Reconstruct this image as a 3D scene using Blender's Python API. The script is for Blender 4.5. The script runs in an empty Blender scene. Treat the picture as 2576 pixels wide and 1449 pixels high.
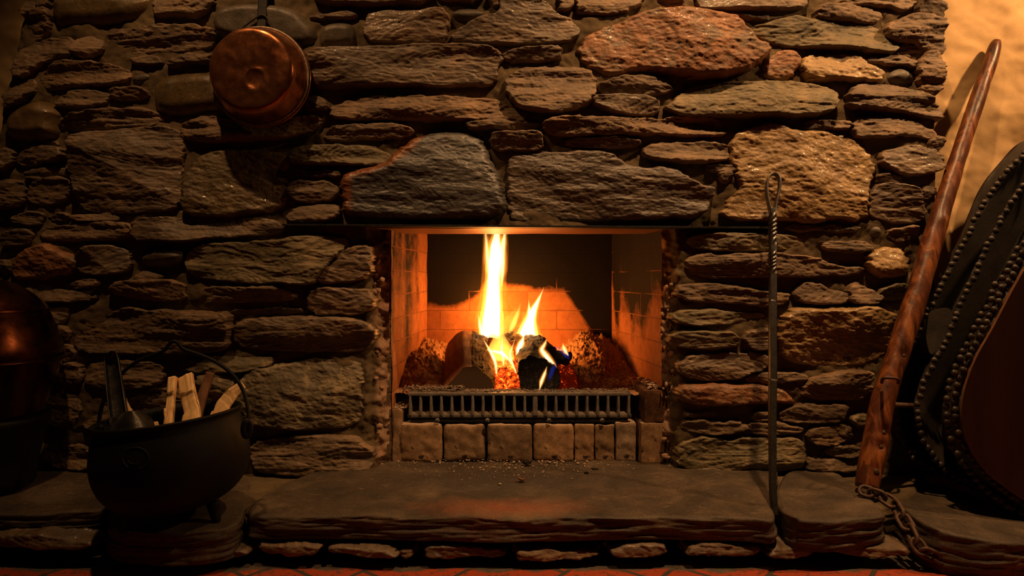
import bpy, bmesh, math, random
import numpy as np
from mathutils import Vector, Matrix

random.seed(7)
C = bpy.context.scene.collection
FPX, CX, CY = 1708.0, 1288.0, 700.0          # focal length in pixels, vanishing point
EYE, DIST = 0.69, 2.05                       # eye height, distance camera - stone wall


def P(px, py, y):
    d = y + DIST
    return ((px - CX) * d / FPX, y, EYE - (py - CY) * d / FPX)


def H(px, py, z):
    d = (EYE - z) * FPX / (py - CY)
    return ((px - CX) * d / FPX, d - DIST)


# ------------------------------------------------------------------ noise
def _hash(i, j, k, s):
    h = (i.astype(np.int64) * 374761393 + j.astype(np.int64) * 668265263 + k.astype(np.int64) * 2147483647 + s * 1274126177) & 0xFFFFFFFF
    h = ((h ^ (h >> 13)) * 1274126177) & 0xFFFFFFFF
    h = ((h ^ (h >> 16)) * 2246822519) & 0xFFFFFFFF
    h = h ^ (h >> 13)
    return (h & 0xFFFFFF) / float(0xFFFFFF)


def vn(x, y, z=0.0, s=0):
    x = np.asarray(x, float); y = np.asarray(y, float) + 0 * x; z = np.asarray(z, float) + 0 * x
    i, j, k = np.floor(x), np.floor(y), np.floor(z)
    fx, fy, fz = x - i, y - j, z - k
    fx = fx * fx * (3 - 2 * fx); fy = fy * fy * (3 - 2 * fy); fz = fz * fz * (3 - 2 * fz)
    r = 0
    flat = not np.any(fz)
    for dk in ((0,) if flat else (0, 1)):
        wz = 1.0 if flat else (fz if dk else 1 - fz)
        for dj in (0, 1):
            wy = fy if dj else 1 - fy
            for di in (0, 1):
                wx = fx if di else 1 - fx
                r = r + _hash(i + di, j + dj, k + dk, s) * wx * wy * wz
    return r - 0.5


def fbm(x, y, z=0.0, s=0, o=4, g=0.5):
    r, a, f = 0, 1.0, 1.0
    for q in range(o):
        r = r + a * vn(np.asarray(x) * f, np.asarray(y) * f, np.asarray(z) * f, s + q * 17)
        a *= g; f *= 2.03
    return r


def strata(u, x, s, sharp=0.3):
    """Ledges: every layer juts out by its own amount, which wanders along x."""
    k = np.floor(u); f = u - k
    a = vn(x, k * 3.7, 0, s); b = vn(x, (k + 1) * 3.7, 0, s)
    t = np.clip((f - (1 - sharp)) / sharp, 0, 1); t = t * t * (3 - 2 * t)
    return a + (b - a) * t


def sstep(a, b, x):
    t = np.clip((np.asarray(x, float) - a) / (b - a), 0, 1)
    return t * t * (3 - 2 * t)


# ------------------------------------------------------------------ mesh helpers
def mesh_obj(name, V, faces, mat=None, parent=None, smooth=True, fix=False, mats=None, midx=None):
    V = np.asarray(V, dtype=np.float32).reshape(-1, 3)
    me = bpy.data.meshes.new(name)
    lens, idx = [], []
    for F in faces:
        F = np.asarray(F, dtype=np.int32)
        if F.size == 0:
            continue
        lens.append(np.full(len(F), F.shape[1], np.int32)); idx.append(F.reshape(-1))
    lens = np.concatenate(lens); idx = np.concatenate(idx)
    me.vertices.add(len(V)); me.vertices.foreach_set('co', V.reshape(-1))
    me.loops.add(len(idx)); me.loops.foreach_set('vertex_index', idx)
    me.polygons.add(len(lens))
    st = np.concatenate(([0], np.cumsum(lens)[:-1])).astype(np.int32)
    me.polygons.foreach_set('loop_start', st)
    me.polygons.foreach_set('loop_total', lens)
    if smooth:
        me.polygons.foreach_set('use_smooth', np.ones(len(lens), bool))
    me.update(calc_edges=True)
    me.validate()
    if fix:
        bm = bmesh.new(); bm.from_mesh(me)
        bmesh.ops.remove_doubles(bm, verts=bm.verts, dist=1e-6)
        bmesh.ops.recalc_face_normals(bm, faces=bm.faces)
        bm.to_mesh(me); bm.free()
    o = bpy.data.objects.new(name, me)
    C.objects.link(o)
    for m in (mats or [mat]):
        if m:
            me.materials.append(m)
    if midx is not None:
        me.polygons.foreach_set('material_index', np.asarray(midx, np.int32))
    if parent is not None:
        o.parent = parent
        o.matrix_parent_inverse = Matrix.Translation(-parent.location)
    return o


def grid_faces(n, m, mask=None, base=0, wrap=False):
    I = np.arange(n * m).reshape(n, m)
    a, b, c, d = I[:-1, :-1], I[1:, :-1], I[1:, 1:], I[:-1, 1:]
    F = np.stack([a, b, c, d], -1).reshape(-1, 4)
    if mask is not None:
        ok = (mask[:-1, :-1] & mask[1:, :-1] & mask[1:, 1:] & mask[:-1, 1:]).reshape(-1)
        F = F[ok]
    if wrap:
        F = np.concatenate([F, np.stack([I[:-1, -1], I[1:, -1], I[1:, 0], I[:-1, 0]], -1).reshape(-1, 4)])
    return F + base


def compact(V, F):
    used = np.unique(F)
    mp = np.full(len(V), -1); mp[used] = np.arange(len(used))
    return V[used], mp[F]


def tag(o, label=None, cat=None, group=None, kind=None):
    if label: o['label'] = label
    if cat: o['category'] = cat
    if group: o['group'] = group
    if kind: o['kind'] = kind
    return o


def thing(name, loc, label, cat, group=None, kind=None):
    o = bpy.data.objects.new(name, None); C.objects.link(o)
    o.location = loc; o.empty_display_size = 0.05
    return tag(o, label, cat, group, kind)


def resample(pts, n, closed=True):
    p = np.asarray(pts, float)
    if closed: p = np.vstack([p, p[:1]])
    L = np.concatenate(([0], np.cumsum(np.linalg.norm(np.diff(p, axis=0), axis=1))))
    t = np.linspace(0, L[-1], n + 1)[:-1] if closed else np.linspace(0, L[-1], n)
    return np.stack([np.interp(t, L, p[:, i]) for i in range(p.shape[1])], -1)


def chaikin(p, r=0.25, it=1, closed=True):
    p = np.asarray(p, float)
    for _ in range(it):
        if closed:
            q = np.roll(p, -1, 0)
            p = np.stack([p * (1 - r) + q * r, p * r + q * (1 - r)], 1).reshape(-1, p.shape[1])
        else:
            a, b = p[:-1], p[1:]
            m = np.stack([a * (1 - r) + b * r, a * r + b * (1 - r)], 1).reshape(-1, p.shape[1])
            p = np.vstack([p[:1], m[1:-1], p[-1:]])
    return p


def frames(path):
    p = np.asarray(path, float)
    T = np.gradient(p, axis=0); T /= np.linalg.norm(T, axis=1, keepdims=True) + 1e-12
    up = np.array([0, -1.0, 0]) if abs(T[0][1]) < 0.9 else np.array([1.0, 0, 0])
    N = [np.cross(np.cross(T[0], up), T[0])]
    N[0] /= np.linalg.norm(N[0])
    for i in range(1, len(p)):
        v = N[-1] - T[i] * np.dot(N[-1], T[i]); N.append(v / (np.linalg.norm(v) + 1e-12))
    N = np.array(N); B = np.cross(T, N)
    return T, N, B


def tube_geo(path, rad, n=12, prof=None, twist=None, noise=None, closed=False, base=0):
    """prof: (n,2) cross-section scaled by rad. Returns V, [quads, tris]."""
    p = np.asarray(path, float); m = len(p)
    rad = np.broadcast_to(np.asarray(rad, float), (m,))
    T, N, B = frames(p)
    if prof is None:
        a = np.linspace(0, 2 * np.pi, n, endpoint=False)
        prof = np.stack([np.cos(a), np.sin(a)], -1)
    prof = np.asarray(prof, float); n = len(prof)
    tw = np.zeros(m) if twist is None else np.asarray(twist)
    V = np.zeros((m, n, 3))
    for i in range(m):
        c, s = math.cos(tw[i]), math.sin(tw[i])
        u = prof[:, 0] * c - prof[:, 1] * s; v = prof[:, 0] * s + prof[:, 1] * c
        V[i] = p[i] + rad[i] * (u[:, None] * N[i] + v[:, None] * B[i])
    if noise is not None:
        V = noise(V, p)
    if closed:
        I = np.arange(m * n).reshape(m, n)
        J = np.roll(I, -1, 0)
        F = np.stack([I, J, np.roll(J, -1, 1), np.roll(I, -1, 1)], -1).reshape(-1, 4)
        return V.reshape(-1, 3), [F + base]
    F = grid_faces(m, n, wrap=True)
    W = np.vstack([V.reshape(-1, 3), V[0].mean(0)[None], V[-1].mean(0)[None]])
    a = np.arange(n); b = (a + 1) % n
    t1 = np.stack([np.full(n, m * n), a, b], -1)
    t2 = np.stack([np.full(n, m * n + 1), (m - 1) * n + b, (m - 1) * n + a], -1)
    return W, [F + base, np.vstack([t1, t2]) + base]


def join_geo(gs):
    V, Fs, b = [], [], 0
    for v, fs in gs:
        V.append(v)
        for f in fs: Fs.append(np.asarray(f) + b)
        b += len(v)
    return np.vstack(V), Fs


def lathe_geo(prof, n=64, center=(0, 0, 0), axis='z', mod=None):
    pr = np.asarray(prof, float); m = len(pr)
    a = np.linspace(0, 2 * np.pi, n, endpoint=False)
    R = pr[:, 0][:, None]; Z = pr[:, 1][:, None] + 0 * a
    X, Y = R * np.cos(a), R * np.sin(a)
    V = np.stack([X, Y, Z], -1)
    if axis == 'y':
        V = np.stack([X, Z, Y], -1)
    if mod is not None: V = mod(V)
    V = V.reshape(-1, 3) + np.asarray(center)
    return V, [grid_faces(m, n, wrap=True)]


def rbox_geo(c, s, r=0.004, n=(8, 8, 8), amp=0.0, freq=30, seed=0, mod=None):
    """A box of size s about c with rounded, slightly worn edges."""
    hs = np.asarray(s, float) / 2
    Vs, Fs, b = [], [], 0
    for ax in range(3):
        u, v = [(1, 2), (2, 0), (0, 1)][ax]
        for sg in (-1, 1):
            A = np.linspace(-1, 1, n[u] + 1); B = np.linspace(-1, 1, n[v] + 1)
            gu, gv = np.meshgrid(A, B, indexing='ij')
            p = np.zeros(gu.shape + (3,))
            p[..., ax] = sg; p[..., u] = gu; p[..., v] = gv
            p = p * hs
            q = np.clip(p, -(hs - r), hs - r)
            d = p - q
            L = np.linalg.norm(d, axis=-1, keepdims=True)
            p = q + d / np.maximum(L, 1e-9) * r
            Vs.append(p.reshape(-1, 3))
            f = grid_faces(*gu.shape, base=b)
            Fs.append(f if sg > 0 else f[:, ::-1])
            b += gu.size
    V = np.vstack(Vs)
    if amp:
        w = V + np.asarray(c)
        L = np.linalg.norm(V / hs, axis=1, keepdims=True)
        d = fbm(w[:, 0] * freq, w[:, 1] * freq, w[:, 2] * freq, seed, 4)
        V = V + V / hs / L * d[:, None] * amp
    if mod is not None: V = mod(V)
    return V + np.asarray(c), Fs


def slab_geo(poly, z0, z1, seed=0, amp=0.008, rnd=0.007, topamp=0.005, tilt=(0, 0), step=0.0055, layer=0.008):
    p = np.asarray(poly, float)
    A = 0.5 * np.sum(p[:, 0] * np.roll(p[:, 1], -1) - np.roll(p[:, 0], -1) * p[:, 1])
    if A < 0: p = p[::-1]
    p = chaikin(p, 0.25, 2)
    per = np.sum(np.linalg.norm(p - np.roll(p, -1, 0), axis=1))
    n = int(per / step); p = resample(p, n)
    T = np.roll(p, -1, 0) - np.roll(p, 1, 0); T /= np.linalg.norm(T, axis=1, keepdims=True) + 1e-12
    Nn = np.stack([-T[:, 1], T[:, 0]], -1)             # inward
    s = np.arange(n) * step
    rings = []
    nz = max(6, int((z1 - z0) / 0.0025))
    for k in range(nz + 1):
        z = z0 + (z1 - z0) * k / nz
        rr = max(0, z - (z1 - rnd)) / rnd; rb = max(0, (z0 + rnd) - z) / rnd
        ins = rnd * (1 - math.sqrt(max(0, 1 - rr * rr))) + rnd * 0.8 * (1 - math.sqrt(max(0, 1 - rb * rb)))
        zz = z + vn(s * 7, 0 * s, 0, seed + 3) * 0.006
        dsp = strata((zz + vn(s * 4, 0 * s, 0, seed + 31) * 0.01) / layer, s * 10, seed) * amp * 0.9 + strata(zz / layer * 2.2, s * 26, seed + 5) * amp * 0.5 + fbm(s * 8, zz * 30, 0, seed + 9, 5, 0.55) * amp * 0.9
        q = p + Nn * (ins - dsp * (1 - 0.6 * rr))[:, None]
        rings.append(np.column_stack([q, np.full(n, z)]))
    last = rings[-1]
    xs = p[:, 0]; lo, hi = xs.min(), xs.max(); cy = 0.5 * (p[:, 1].min() + p[:, 1].max()); hw = 0.5 * (p[:, 1].max() - p[:, 1].min())
    mx = np.clip(last[:, 0], lo + min(hw, (hi - lo) / 2) * 0.9, hi - min(hw, (hi - lo) / 2) * 0.9)
    med = np.column_stack([mx, np.full(n, cy)])
    nt = max(6, int(hw / 0.008))
    for k in range(1, nt + 1):
        t = k / nt
        q = last[:, :2] * (1 - t) + med * t
        rings.append(np.column_stack([q, np.full(n, z1)]))
    V = np.array(rings)
    w = sstep(z1 - 0.03, z1, V[..., 2])
    V[..., 2] += w * (fbm(V[..., 0] * 9, V[..., 1] * 9, 0, seed + 21, 5) * topamp * 1.5 + (V[..., 0] - 0.5 * (lo + hi)) * tilt[0] + (V[..., 1] - cy) * tilt[1])
    return V.reshape(-1, 3), [grid_faces(len(rings), n, wrap=True)]


# ------------------------------------------------------------------ materials
class NT:
    def __init__(s, name):
        s.m = bpy.data.materials.new(name); s.m.use_nodes = True
        s.t = s.m.node_tree; s.t.nodes.clear()
        s.out = s.n('ShaderNodeOutputMaterial')

    def n(s, typ, **kw):
        o = s.t.nodes.new(typ)
        for k, v in kw.items():
            if k.startswith('i_'):
                o.inputs[k[2:].replace('_', ' ')].default_value = v
            else:
                setattr(o, k, v)
        return o

    def l(s, a, b): s.t.links.new(a, b)

    def coords(s, scale=(1, 1, 1), rot=(0, 0, 0), src='Object'):
        tc = s.n('ShaderNodeTexCoord'); mp = s.n('ShaderNodeMapping')
        mp.inputs['Scale'].default_value = scale; mp.inputs['Rotation'].default_value = rot
        s.l(tc.outputs[src], mp.inputs['Vector'])
        return mp.outputs['Vector']

    def noise(s, vec, scale, detail=6, rough=0.6, dist=0.0):
        o = s.n('ShaderNodeTexNoise'); o.inputs['Scale'].default_value = scale
        o.inputs['Detail'].default_value = detail; o.inputs['Roughness'].default_value = rough; o.inputs['Distortion'].default_value = dist
        if vec is not None: s.l(vec, o.inputs['Vector'])
        return o.outputs['Fac']

    def ramp(s, fac, stops, interp='LINEAR'):
        o = s.n('ShaderNodeValToRGB'); cr = o.color_ramp; cr.interpolation = interp
        while len(cr.elements) < len(stops): cr.elements.new(0.5)
        for e, (p, c) in zip(cr.elements, stops):
            e.position = p; e.color = (c, c, c, 1) if isinstance(c, (int, float)) else (*c, 1)
        s.l(fac, o.inputs['Fac'])
        return o.outputs['Color']

    def mix(s, fac, a, b, typ='MIX'):
        o = s.n('ShaderNodeMix', data_type='RGBA', blend_type=typ)
        for k, v in ((0, fac), (6, a), (7, b)):
            if isinstance(v, (int, float)): o.inputs[k].default_value = v
            elif isinstance(v, tuple): o.inputs[k].default_value = (*v, 1)
            else: s.l(v, o.inputs[k])
        return o.outputs[2]

    def math(s, op, a, b=0.0, clamp=False):
        o = s.n('ShaderNodeMath', operation=op, use_clamp=clamp)
        for k, v in ((0, a), (1, b)):
            if isinstance(v, (int, float)): o.inputs[k].default_value = v
            else: s.l(v, o.inputs[k])
        return o.outputs[0]

    def attr(s, name):
        o = s.n('ShaderNodeAttribute', attribute_name=name)
        return o.outputs['Fac']

    def bump(s, height, strength=0.5, dist=0.005, prev=None):
        o = s.n('ShaderNodeBump'); o.inputs['Strength'].default_value = strength; o.inputs['Distance'].default_value = dist
        s.l(height, o.inputs['Height'])
        if prev is not None: s.l(prev, o.inputs['Normal'])
        return o.outputs['Normal']

    def bsdf(s, color, rough=0.7, metal=0.0, normal=None, spec=0.5, coat=None, emit=None, estr=0.0):
        b = s.n('ShaderNodeBsdfPrincipled')
        def put(k, v):
            if isinstance(v, (int, float)): b.inputs[k].default_value = v
            elif isinstance(v, tuple): b.inputs[k].default_value = (*v, 1)
            else: s.l(v, b.inputs[k])
        put('Base Color', color); put('Roughness', rough); put('Metallic', metal); put('Specular IOR Level', spec)
        if coat is not None: put('Coat Weight', coat * 0.7); put('Coat Roughness', 0.13)
        if normal is not None: s.l(normal, b.inputs['Normal'])
        if emit is not None: put('Emission Color', emit); put('Emission Strength', estr)
        s.l(b.outputs[0], s.out.inputs['Surface'])
        return s.m


def stone_mat(name, c0, c1, c2, rough=0.6, layers=True, bstr=0.6, spots=None, spec=0.5, coat=None, fleck=0.35):
    t = NT(name)
    rnd = t.n('ShaderNodeObjectInfo').outputs['Random']
    iso = t.coords()
    lay = t.coords((16, 30, 150) if layers else (60, 60, 75), rot=(0, 0.05, 0))
    big = t.noise(iso, 11, 6, 0.66, 0.5)
    col = t.ramp(big, [(0.28, c0), (0.5, c1), (0.72, c2)])
    fine = t.noise(iso, 160, 4, 0.7)
    col = t.mix(0.55, col, t.ramp(fine, [(0.25, 0.35), (0.75, 0.75)]), 'OVERLAY')
    ln = t.noise(lay, 1.0, 6, 0.7, 0.2)
    col = t.mix(fleck, col, t.ramp(ln, [(0.3, 0.25), (0.7, 0.8)]), 'OVERLAY')
    if spots is not None:
        sp = t.noise(iso, 14, 6, 0.65, 0.6)
        col = t.mix(t.ramp(sp, [(0.50, 0.0), (0.62, 1.0)]), col, spots)
    vary = t.ramp(rnd, [(0, (0.80, 0.76, 0.68)), (0.5, (1.0, 1.0, 1.0)), (1, (1.14, 1.04, 0.92))])
    col = t.mix(1.0, col, vary, 'MULTIPLY')
    n1 = t.bump(ln, bstr, 0.0045)
    n2 = t.bump(t.noise(iso, 280, 5, 0.75), bstr * 0.9, 0.0020, n1)
    r = t.ramp(t.noise(iso, 38, 4, 0.6), [(0.3, max(0.05, rough - 0.18)), (0.7, min(1.0, rough + 0.16))])
    return t.bsdf(col, r, 0.0, n2, spec, coat)


MS = {
    's': stone_mat('slate', (0.0636, 0.0414, 0.0244), (0.1484, 0.0959, 0.0538), (0.2756, 0.1739, 0.0924), 0.58, True, 0.6),
    'f': stone_mat('slate_flat', (0.0615, 0.0432, 0.0286), (0.1325, 0.0902, 0.0554), (0.2385, 0.1551, 0.0882), 0.44, True, 0.45, coat=0.15),
    'o': stone_mat('slate_olive', (0.0572, 0.0470, 0.0244), (0.1325, 0.1034, 0.0521), (0.2385, 0.1692, 0.0840), 0.50, True, 0.55),
    'g': stone_mat('boulder_glossy', (0.055, 0.037, 0.016), (0.105, 0.072, 0.032), (0.19, 0.128, 0.058), 0.30, False, 0.45, fleck=0.2, coat=0.4),
    'b': stone_mat('boulder_grey', (0.045, 0.036, 0.026), (0.085, 0.067, 0.047), (0.14, 0.108, 0.074), 0.45, False, 0.4, fleck=0.2),
    'r': stone_mat('rust_stone', (0.10, 0.055, 0.028), (0.25, 0.105, 0.042), (0.40, 0.19, 0.085), 0.44, False, 0.6, spots=(0.17, 0.105, 0.056), coat=0.15),
    'q': stone_mat('quartz_stone', (0.15, 0.092, 0.040), (0.32, 0.205, 0.088), (0.52, 0.36, 0.18), 0.36, False, 0.55, spots=(0.25, 0.15, 0.065), coat=0.35),
    'h': stone_mat('brown_glossy', (0.060, 0.040, 0.017), (0.120, 0.080, 0.034), (0.22, 0.145, 0.062), 0.30, False, 0.6, fleck=0.2, coat=0.4),
    't': stone_mat('tan_stone', (0.08, 0.062, 0.038), (0.135, 0.105, 0.064), (0.22, 0.17, 0.10), 0.58, False, 0.6, spots=(0.32, 0.245, 0.135)),
    'k': stone_mat('lintel_slate', (0.0477, 0.0367, 0.0286), (0.0901, 0.0667, 0.0487), (0.1537, 0.1081, 0.0739), 0.32, True, 0.45, spec=0.7),
}


def lintel_rust():
    t = NT('lintel_slate_rust')
    iso = t.coords(); lay = t.coords((14, 30, 120), rot=(0, 0.06, 0))
    ln = t.noise(lay, 1.0, 6, 0.7, 0.2)
    col = t.ramp(t.noise(iso, 10, 5, 0.6), [(0.3, (0.045, 0.042, 0.042)), (0.7, (0.10, 0.088, 0.076))])
    rust = t.ramp(t.noise(iso, 26, 5, 0.65), [(0.3, (0.14, 0.032, 0.010)), (0.7, (0.22, 0.095, 0.034))])
    f = t.math('ADD', t.attr('rust'), t.math('MULTIPLY', t.math('SUBTRACT', t.noise(iso, 16, 5, 0.65), 0.5), 0.9))
    col = t.mix(t.ramp(f, [(0.42, 0.0), (0.72, 1.0)]), col, rust)
    n = t.bump(t.noise(iso, 220, 4, 0.7), 0.3, 0.0016, t.bump(ln, 0.5, 0.0045))
    return t.bsdf(col, t.ramp(t.noise(iso, 30, 4, 0.6), [(0.3, 0.16), (0.7, 0.42)]), 0, n, 0.7)


MS['K'] = lintel_rust()


def mortar_mat():
    t = NT('mortar'); v = t.coords()
    col = t.ramp(t.noise(v, 12, 5, 0.6), [(0.3, (0.065, 0.045, 0.024)), (0.7, (0.15, 0.105, 0.056))])
    burnt = t.ramp(t.noise(v, 22, 5, 0.6), [(0.3, (0.24, 0.115, 0.062)), (0.7, (0.42, 0.29, 0.19))])
    f = t.math('ADD', t.attr('jamb'), t.math('MULTIPLY', t.math('SUBTRACT', t.noise(v, 14, 4, 0.6), 0.5), 0.6))
    col = t.mix(t.ramp(f, [(0.35, 0.0), (0.7, 1.0)]), col, burnt)
    col = t.mix(0.5, col, t.ramp(t.noise(v, 300, 3, 0.7), [(0.3, 0.3), (0.7, 0.75)]), 'OVERLAY')
    n = t.bump(t.noise(v, 130, 6, 0.75), 0.7, 0.003)
    return t.bsdf(col, 0.9, 0, n, 0.2)


M_MORTAR = mortar_mat()


def plaster_mat():
    t = NT('plaster'); v = t.coords()
    col = t.ramp(t.noise(v, 4, 7, 0.65, 0.4), [(0.3, (0.38, 0.235, 0.105)), (0.5, (0.52, 0.34, 0.16)), (0.7, (0.62, 0.42, 0.21))])
    n = t.bump(t.noise(v, 220, 5, 0.7), 0.35, 0.0018)
    return t.bsdf(col, 0.75, 0, n, 0.3)


M_PLASTER = plaster_mat()


def brick_mat(name, c1, c2, mortar, soot=True):
    t = NT(name)
    uv = t.n('ShaderNodeUVMap'); uv.uv_map = 'UVMap'
    wob = t.n('ShaderNodeVectorMath', operation='MULTIPLY_ADD')
    nz = t.n('ShaderNodeTexNoise'); nz.inputs['Scale'].default_value = 9; nz.inputs['Detail'].default_value = 3
    t.l(uv.outputs[0], nz.inputs['Vector'])
    t.l(nz.outputs['Color'], wob.inputs[0]); wob.inputs[1].default_value = (0.006, 0.006, 0); t.l(uv.outputs[0], wob.inputs[2])
    b = t.n('ShaderNodeTexBrick')
    b.inputs['Scale'].default_value = 1.0; b.inputs['Brick Width'].default_value = 0.23; b.inputs['Row Height'].default_value = 0.0755
    b.inputs['Mortar Size'].default_value = 0.0022; b.inputs['Mortar Smooth'].default_value = 0.3; b.offset = 0.5
    b.inputs['Color1'].default_value = (*c1, 1); b.inputs['Color2'].default_value = (*c2, 1); b.inputs['Mortar'].default_value = (*mortar, 1)
    t.l(wob.outputs[0], b.inputs['Vector'])
    v = t.coords()
    col = t.mix(0.6, b.outputs['Color'], t.ramp(t.noise(v, 30, 6, 0.7), [(0.25, 0.25), (0.75, 0.75)]), 'OVERLAY')
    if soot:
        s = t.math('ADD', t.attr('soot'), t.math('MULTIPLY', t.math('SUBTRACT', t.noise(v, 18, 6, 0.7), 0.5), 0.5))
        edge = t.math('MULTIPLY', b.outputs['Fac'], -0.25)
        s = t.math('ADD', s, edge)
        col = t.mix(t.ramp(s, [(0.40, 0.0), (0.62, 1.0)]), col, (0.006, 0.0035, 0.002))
    hgt = t.math('ADD', t.math('MULTIPLY', b.outputs['Fac'], -0.8), t.math('MULTIPLY', t.noise(v, 120, 5, 0.7), 0.35))
    n = t.bump(hgt, 0.8, 0.004)
    return t.bsdf(col, 0.85, 0, n, 0.25)


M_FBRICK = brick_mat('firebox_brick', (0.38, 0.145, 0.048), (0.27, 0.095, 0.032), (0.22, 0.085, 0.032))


def loose_brick_mat():
    t = NT('loose_firebrick'); v = t.coords(); rnd = t.n('ShaderNodeObjectInfo').outputs['Random']
    base = t.ramp(rnd, [(0, (0.27, 0.165, 0.09)), (0.35, (0.19, 0.12, 0.07)), (0.7, (0.32, 0.185, 0.095)), (1, (0.29, 0.205, 0.14))])
    col = t.mix(0.9, base, t.ramp(t.noise(v, 45, 6, 0.7), [(0.25, 0.2), (0.75, 0.78)]), 'OVERLAY')
    blk = t.ramp(t.noise(v, 40, 4, 0.6, 0.5), [(0.60, 0.0), (0.68, 1.0)])
    col = t.mix(blk, col, (0.035, 0.022, 0.015))
    ash = t.n('ShaderNodeNewGeometry')
    sx = t.n('ShaderNodeSeparateXYZ'); t.l(ash.outputs['Normal'], sx.inputs[0])
    up = t.math('ADD', sx.outputs[2], t.math('MULTIPLY', t.math('SUBTRACT', t.noise(v, 60, 5, 0.7), 0.5), 0.9))
    col = t.mix(t.ramp(up, [(0.45, 0.0), (0.75, 1.0)]), col, (0.36, 0.25, 0.17))
    n = t.bump(t.noise(v, 170, 5, 0.75), 0.6, 0.002)
    return t.bsdf(col, 0.88, 0, n, 0.25)


M_LBRICK = loose_brick_mat()


def simple(name, c0, c1, rough, metal=0.0, sc=40, bstr=0.4, bd=0.002, bsc=150, spec=0.5, stretch=(1, 1, 1), emit=None, estr=0):
    t = NT(name); v = t.coords(stretch)
    col = t.ramp(t.noise(v, sc, 6, 0.65, 0.3), [(0.3, c0), (0.7, c1)])
    n = t.bump(t.noise(v, bsc, 5, 0.7), bstr, bd)
    return t.bsdf(col, rough, metal, n, spec, emit=emit, estr=estr)


M_IRON = simple('cast_iron', (0.018, 0.016, 0.015), (0.04, 0.034, 0.028), 0.55, 0.6, 30, 0.35, 0.0015, 180)
M_POT = simple('black_iron_pot', (0.003, 0.003, 0.003), (0.007, 0.0065, 0.006), 0.6, 0.0, 12, 0.3, 0.0012, 120, 0.2)
M_STEEL = simple('wrought_steel', (0.085, 0.078, 0.074), (0.155, 0.145, 0.138), 0.34, 0.9, 60, 0.3, 0.0008, 220)
M_SOOTSTEEL = simple('sooted_steel', (0.02, 0.018, 0.016), (0.05, 0.045, 0.04), 0.5, 0.7, 60, 0.4, 0.001, 200)
M_GRATE = simple('grate_iron', (0.10, 0.085, 0.07), (0.20, 0.165, 0.13), 0.7, 0.1, 60, 0.45, 0.0012, 250)
M_LINTEL = simple('rusty_steel', (0.16, 0.065, 0.03), (0.26, 0.12, 0.06), 0.45, 0.5, 30, 0.4, 0.001, 150, stretch=(0.3, 1, 1))
M_SHOVEL = simple('shovel_steel', (0.035, 0.035, 0.036), (0.17, 0.15, 0.13), 0.34, 0.85, 26, 0.5, 0.002, 60)
M_KINDLING = simple('fresh_split_wood', (0.68, 0.40, 0.17), (0.95, 0.64, 0.31), 0.75, 0, 60, 0.6, 0.002, 90, 0.3, (1, 1, 0.12))
M_BARKWOOD = simple('dark_kindling', (0.10, 0.045, 0.022), (0.20, 0.09, 0.045), 0.8, 0, 60, 0.6, 0.003, 90, 0.3, (1, 1, 0.2))
M_BARK = simple('charred_bark', (0.003, 0.002, 0.0015), (0.072, 0.035, 0.016), 0.85, 0, 42, 1.0, 0.010, 55, 0.2)
def char_mat():
    t = NT('charred_wood'); v = t.coords()
    w = t.n('ShaderNodeTexVoronoi', feature='DISTANCE_TO_EDGE'); w.inputs['Scale'].default_value = 75
    nz = t.n('ShaderNodeTexNoise'); nz.inputs['Scale'].default_value = 40; nz.inputs['Detail'].default_value = 4
    ad = t.n('ShaderNodeVectorMath', operation='MULTIPLY_ADD'); t.l(v, nz.inputs['Vector']); t.l(nz.outputs['Color'], ad.inputs[0]); ad.inputs[1].default_value = (0.02, 0.02, 0.02); t.l(v, ad.inputs[2])
    t.l(ad.outputs[0], w.inputs['Vector'])
    crack = t.ramp(w.outputs['Distance'], [(0.0, 0.0), (0.12, 1.0)])
    base = t.ramp(t.noise(v, 30, 6, 0.7), [(0.35, (0.006, 0.005, 0.004)), (0.60, (0.024, 0.018, 0.014)), (0.75, (0.16, 0.12, 0.095))])
    col = t.mix(crack, (0.003, 0.002, 0.002), base)
    n = t.bump(t.noise(v, 90, 5, 0.7), 0.5, 0.003, t.bump(crack, 0.9, 0.005))
    return t.bsdf(col, 0.75, 0, n, 0.3)


M_CHAR = char_mat()
M_SPLIT = simple('split_log_face', (0.10, 0.035, 0.014), (0.22, 0.085, 0.032), 0.75, 0, 60, 0.7, 0.003, 80, 0.3, (1, 0.12, 1))
M_ASH = simple('wood_ash', (0.06, 0.04, 0.028), (0.44, 0.32, 0.23), 0.95, 0, 240, 0.9, 0.005, 120, 0.1)
M_REDASH = simple('scorched_ash', (0.16, 0.075, 0.036), (0.52, 0.28, 0.14), 0.95, 0, 45, 1.0, 0.006, 90, 0.1)
M_LEATHER = simple('black_leather', (0.015, 0.012, 0.010), (0.046, 0.036, 0.027), 0.58, 0, 14, 0.5, 0.002, 110, 0.4)
M_STUD = simple('leather_studs', (0.016, 0.012, 0.009), (0.045, 0.031, 0.021), 0.5, 0.2, 40, 0.3, 0.001, 150)
M_BOARD = simple('bellows_board', (0.020, 0.006, 0.004), (0.042, 0.014, 0.008), 0.45, 0, 14, 0.3, 0.001, 60, 0.4, (1, 1, 0.15))
M_BOARDEDGE = simple('bellows_board_edge', (0.16, 0.065, 0.025), (0.25, 0.11, 0.045), 0.6, 0, 40)
M_CHAIN = simple('rusty_chain', (0.05, 0.025, 0.014), (0.12, 0.062, 0.034), 0.65, 0.3, 60, 0.5, 0.001, 200)
M_CRUMB = simple('pale_ash_crumbs', (0.30, 0.20, 0.13), (0.60, 0.45, 0.32), 0.95, 0, 90)


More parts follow.
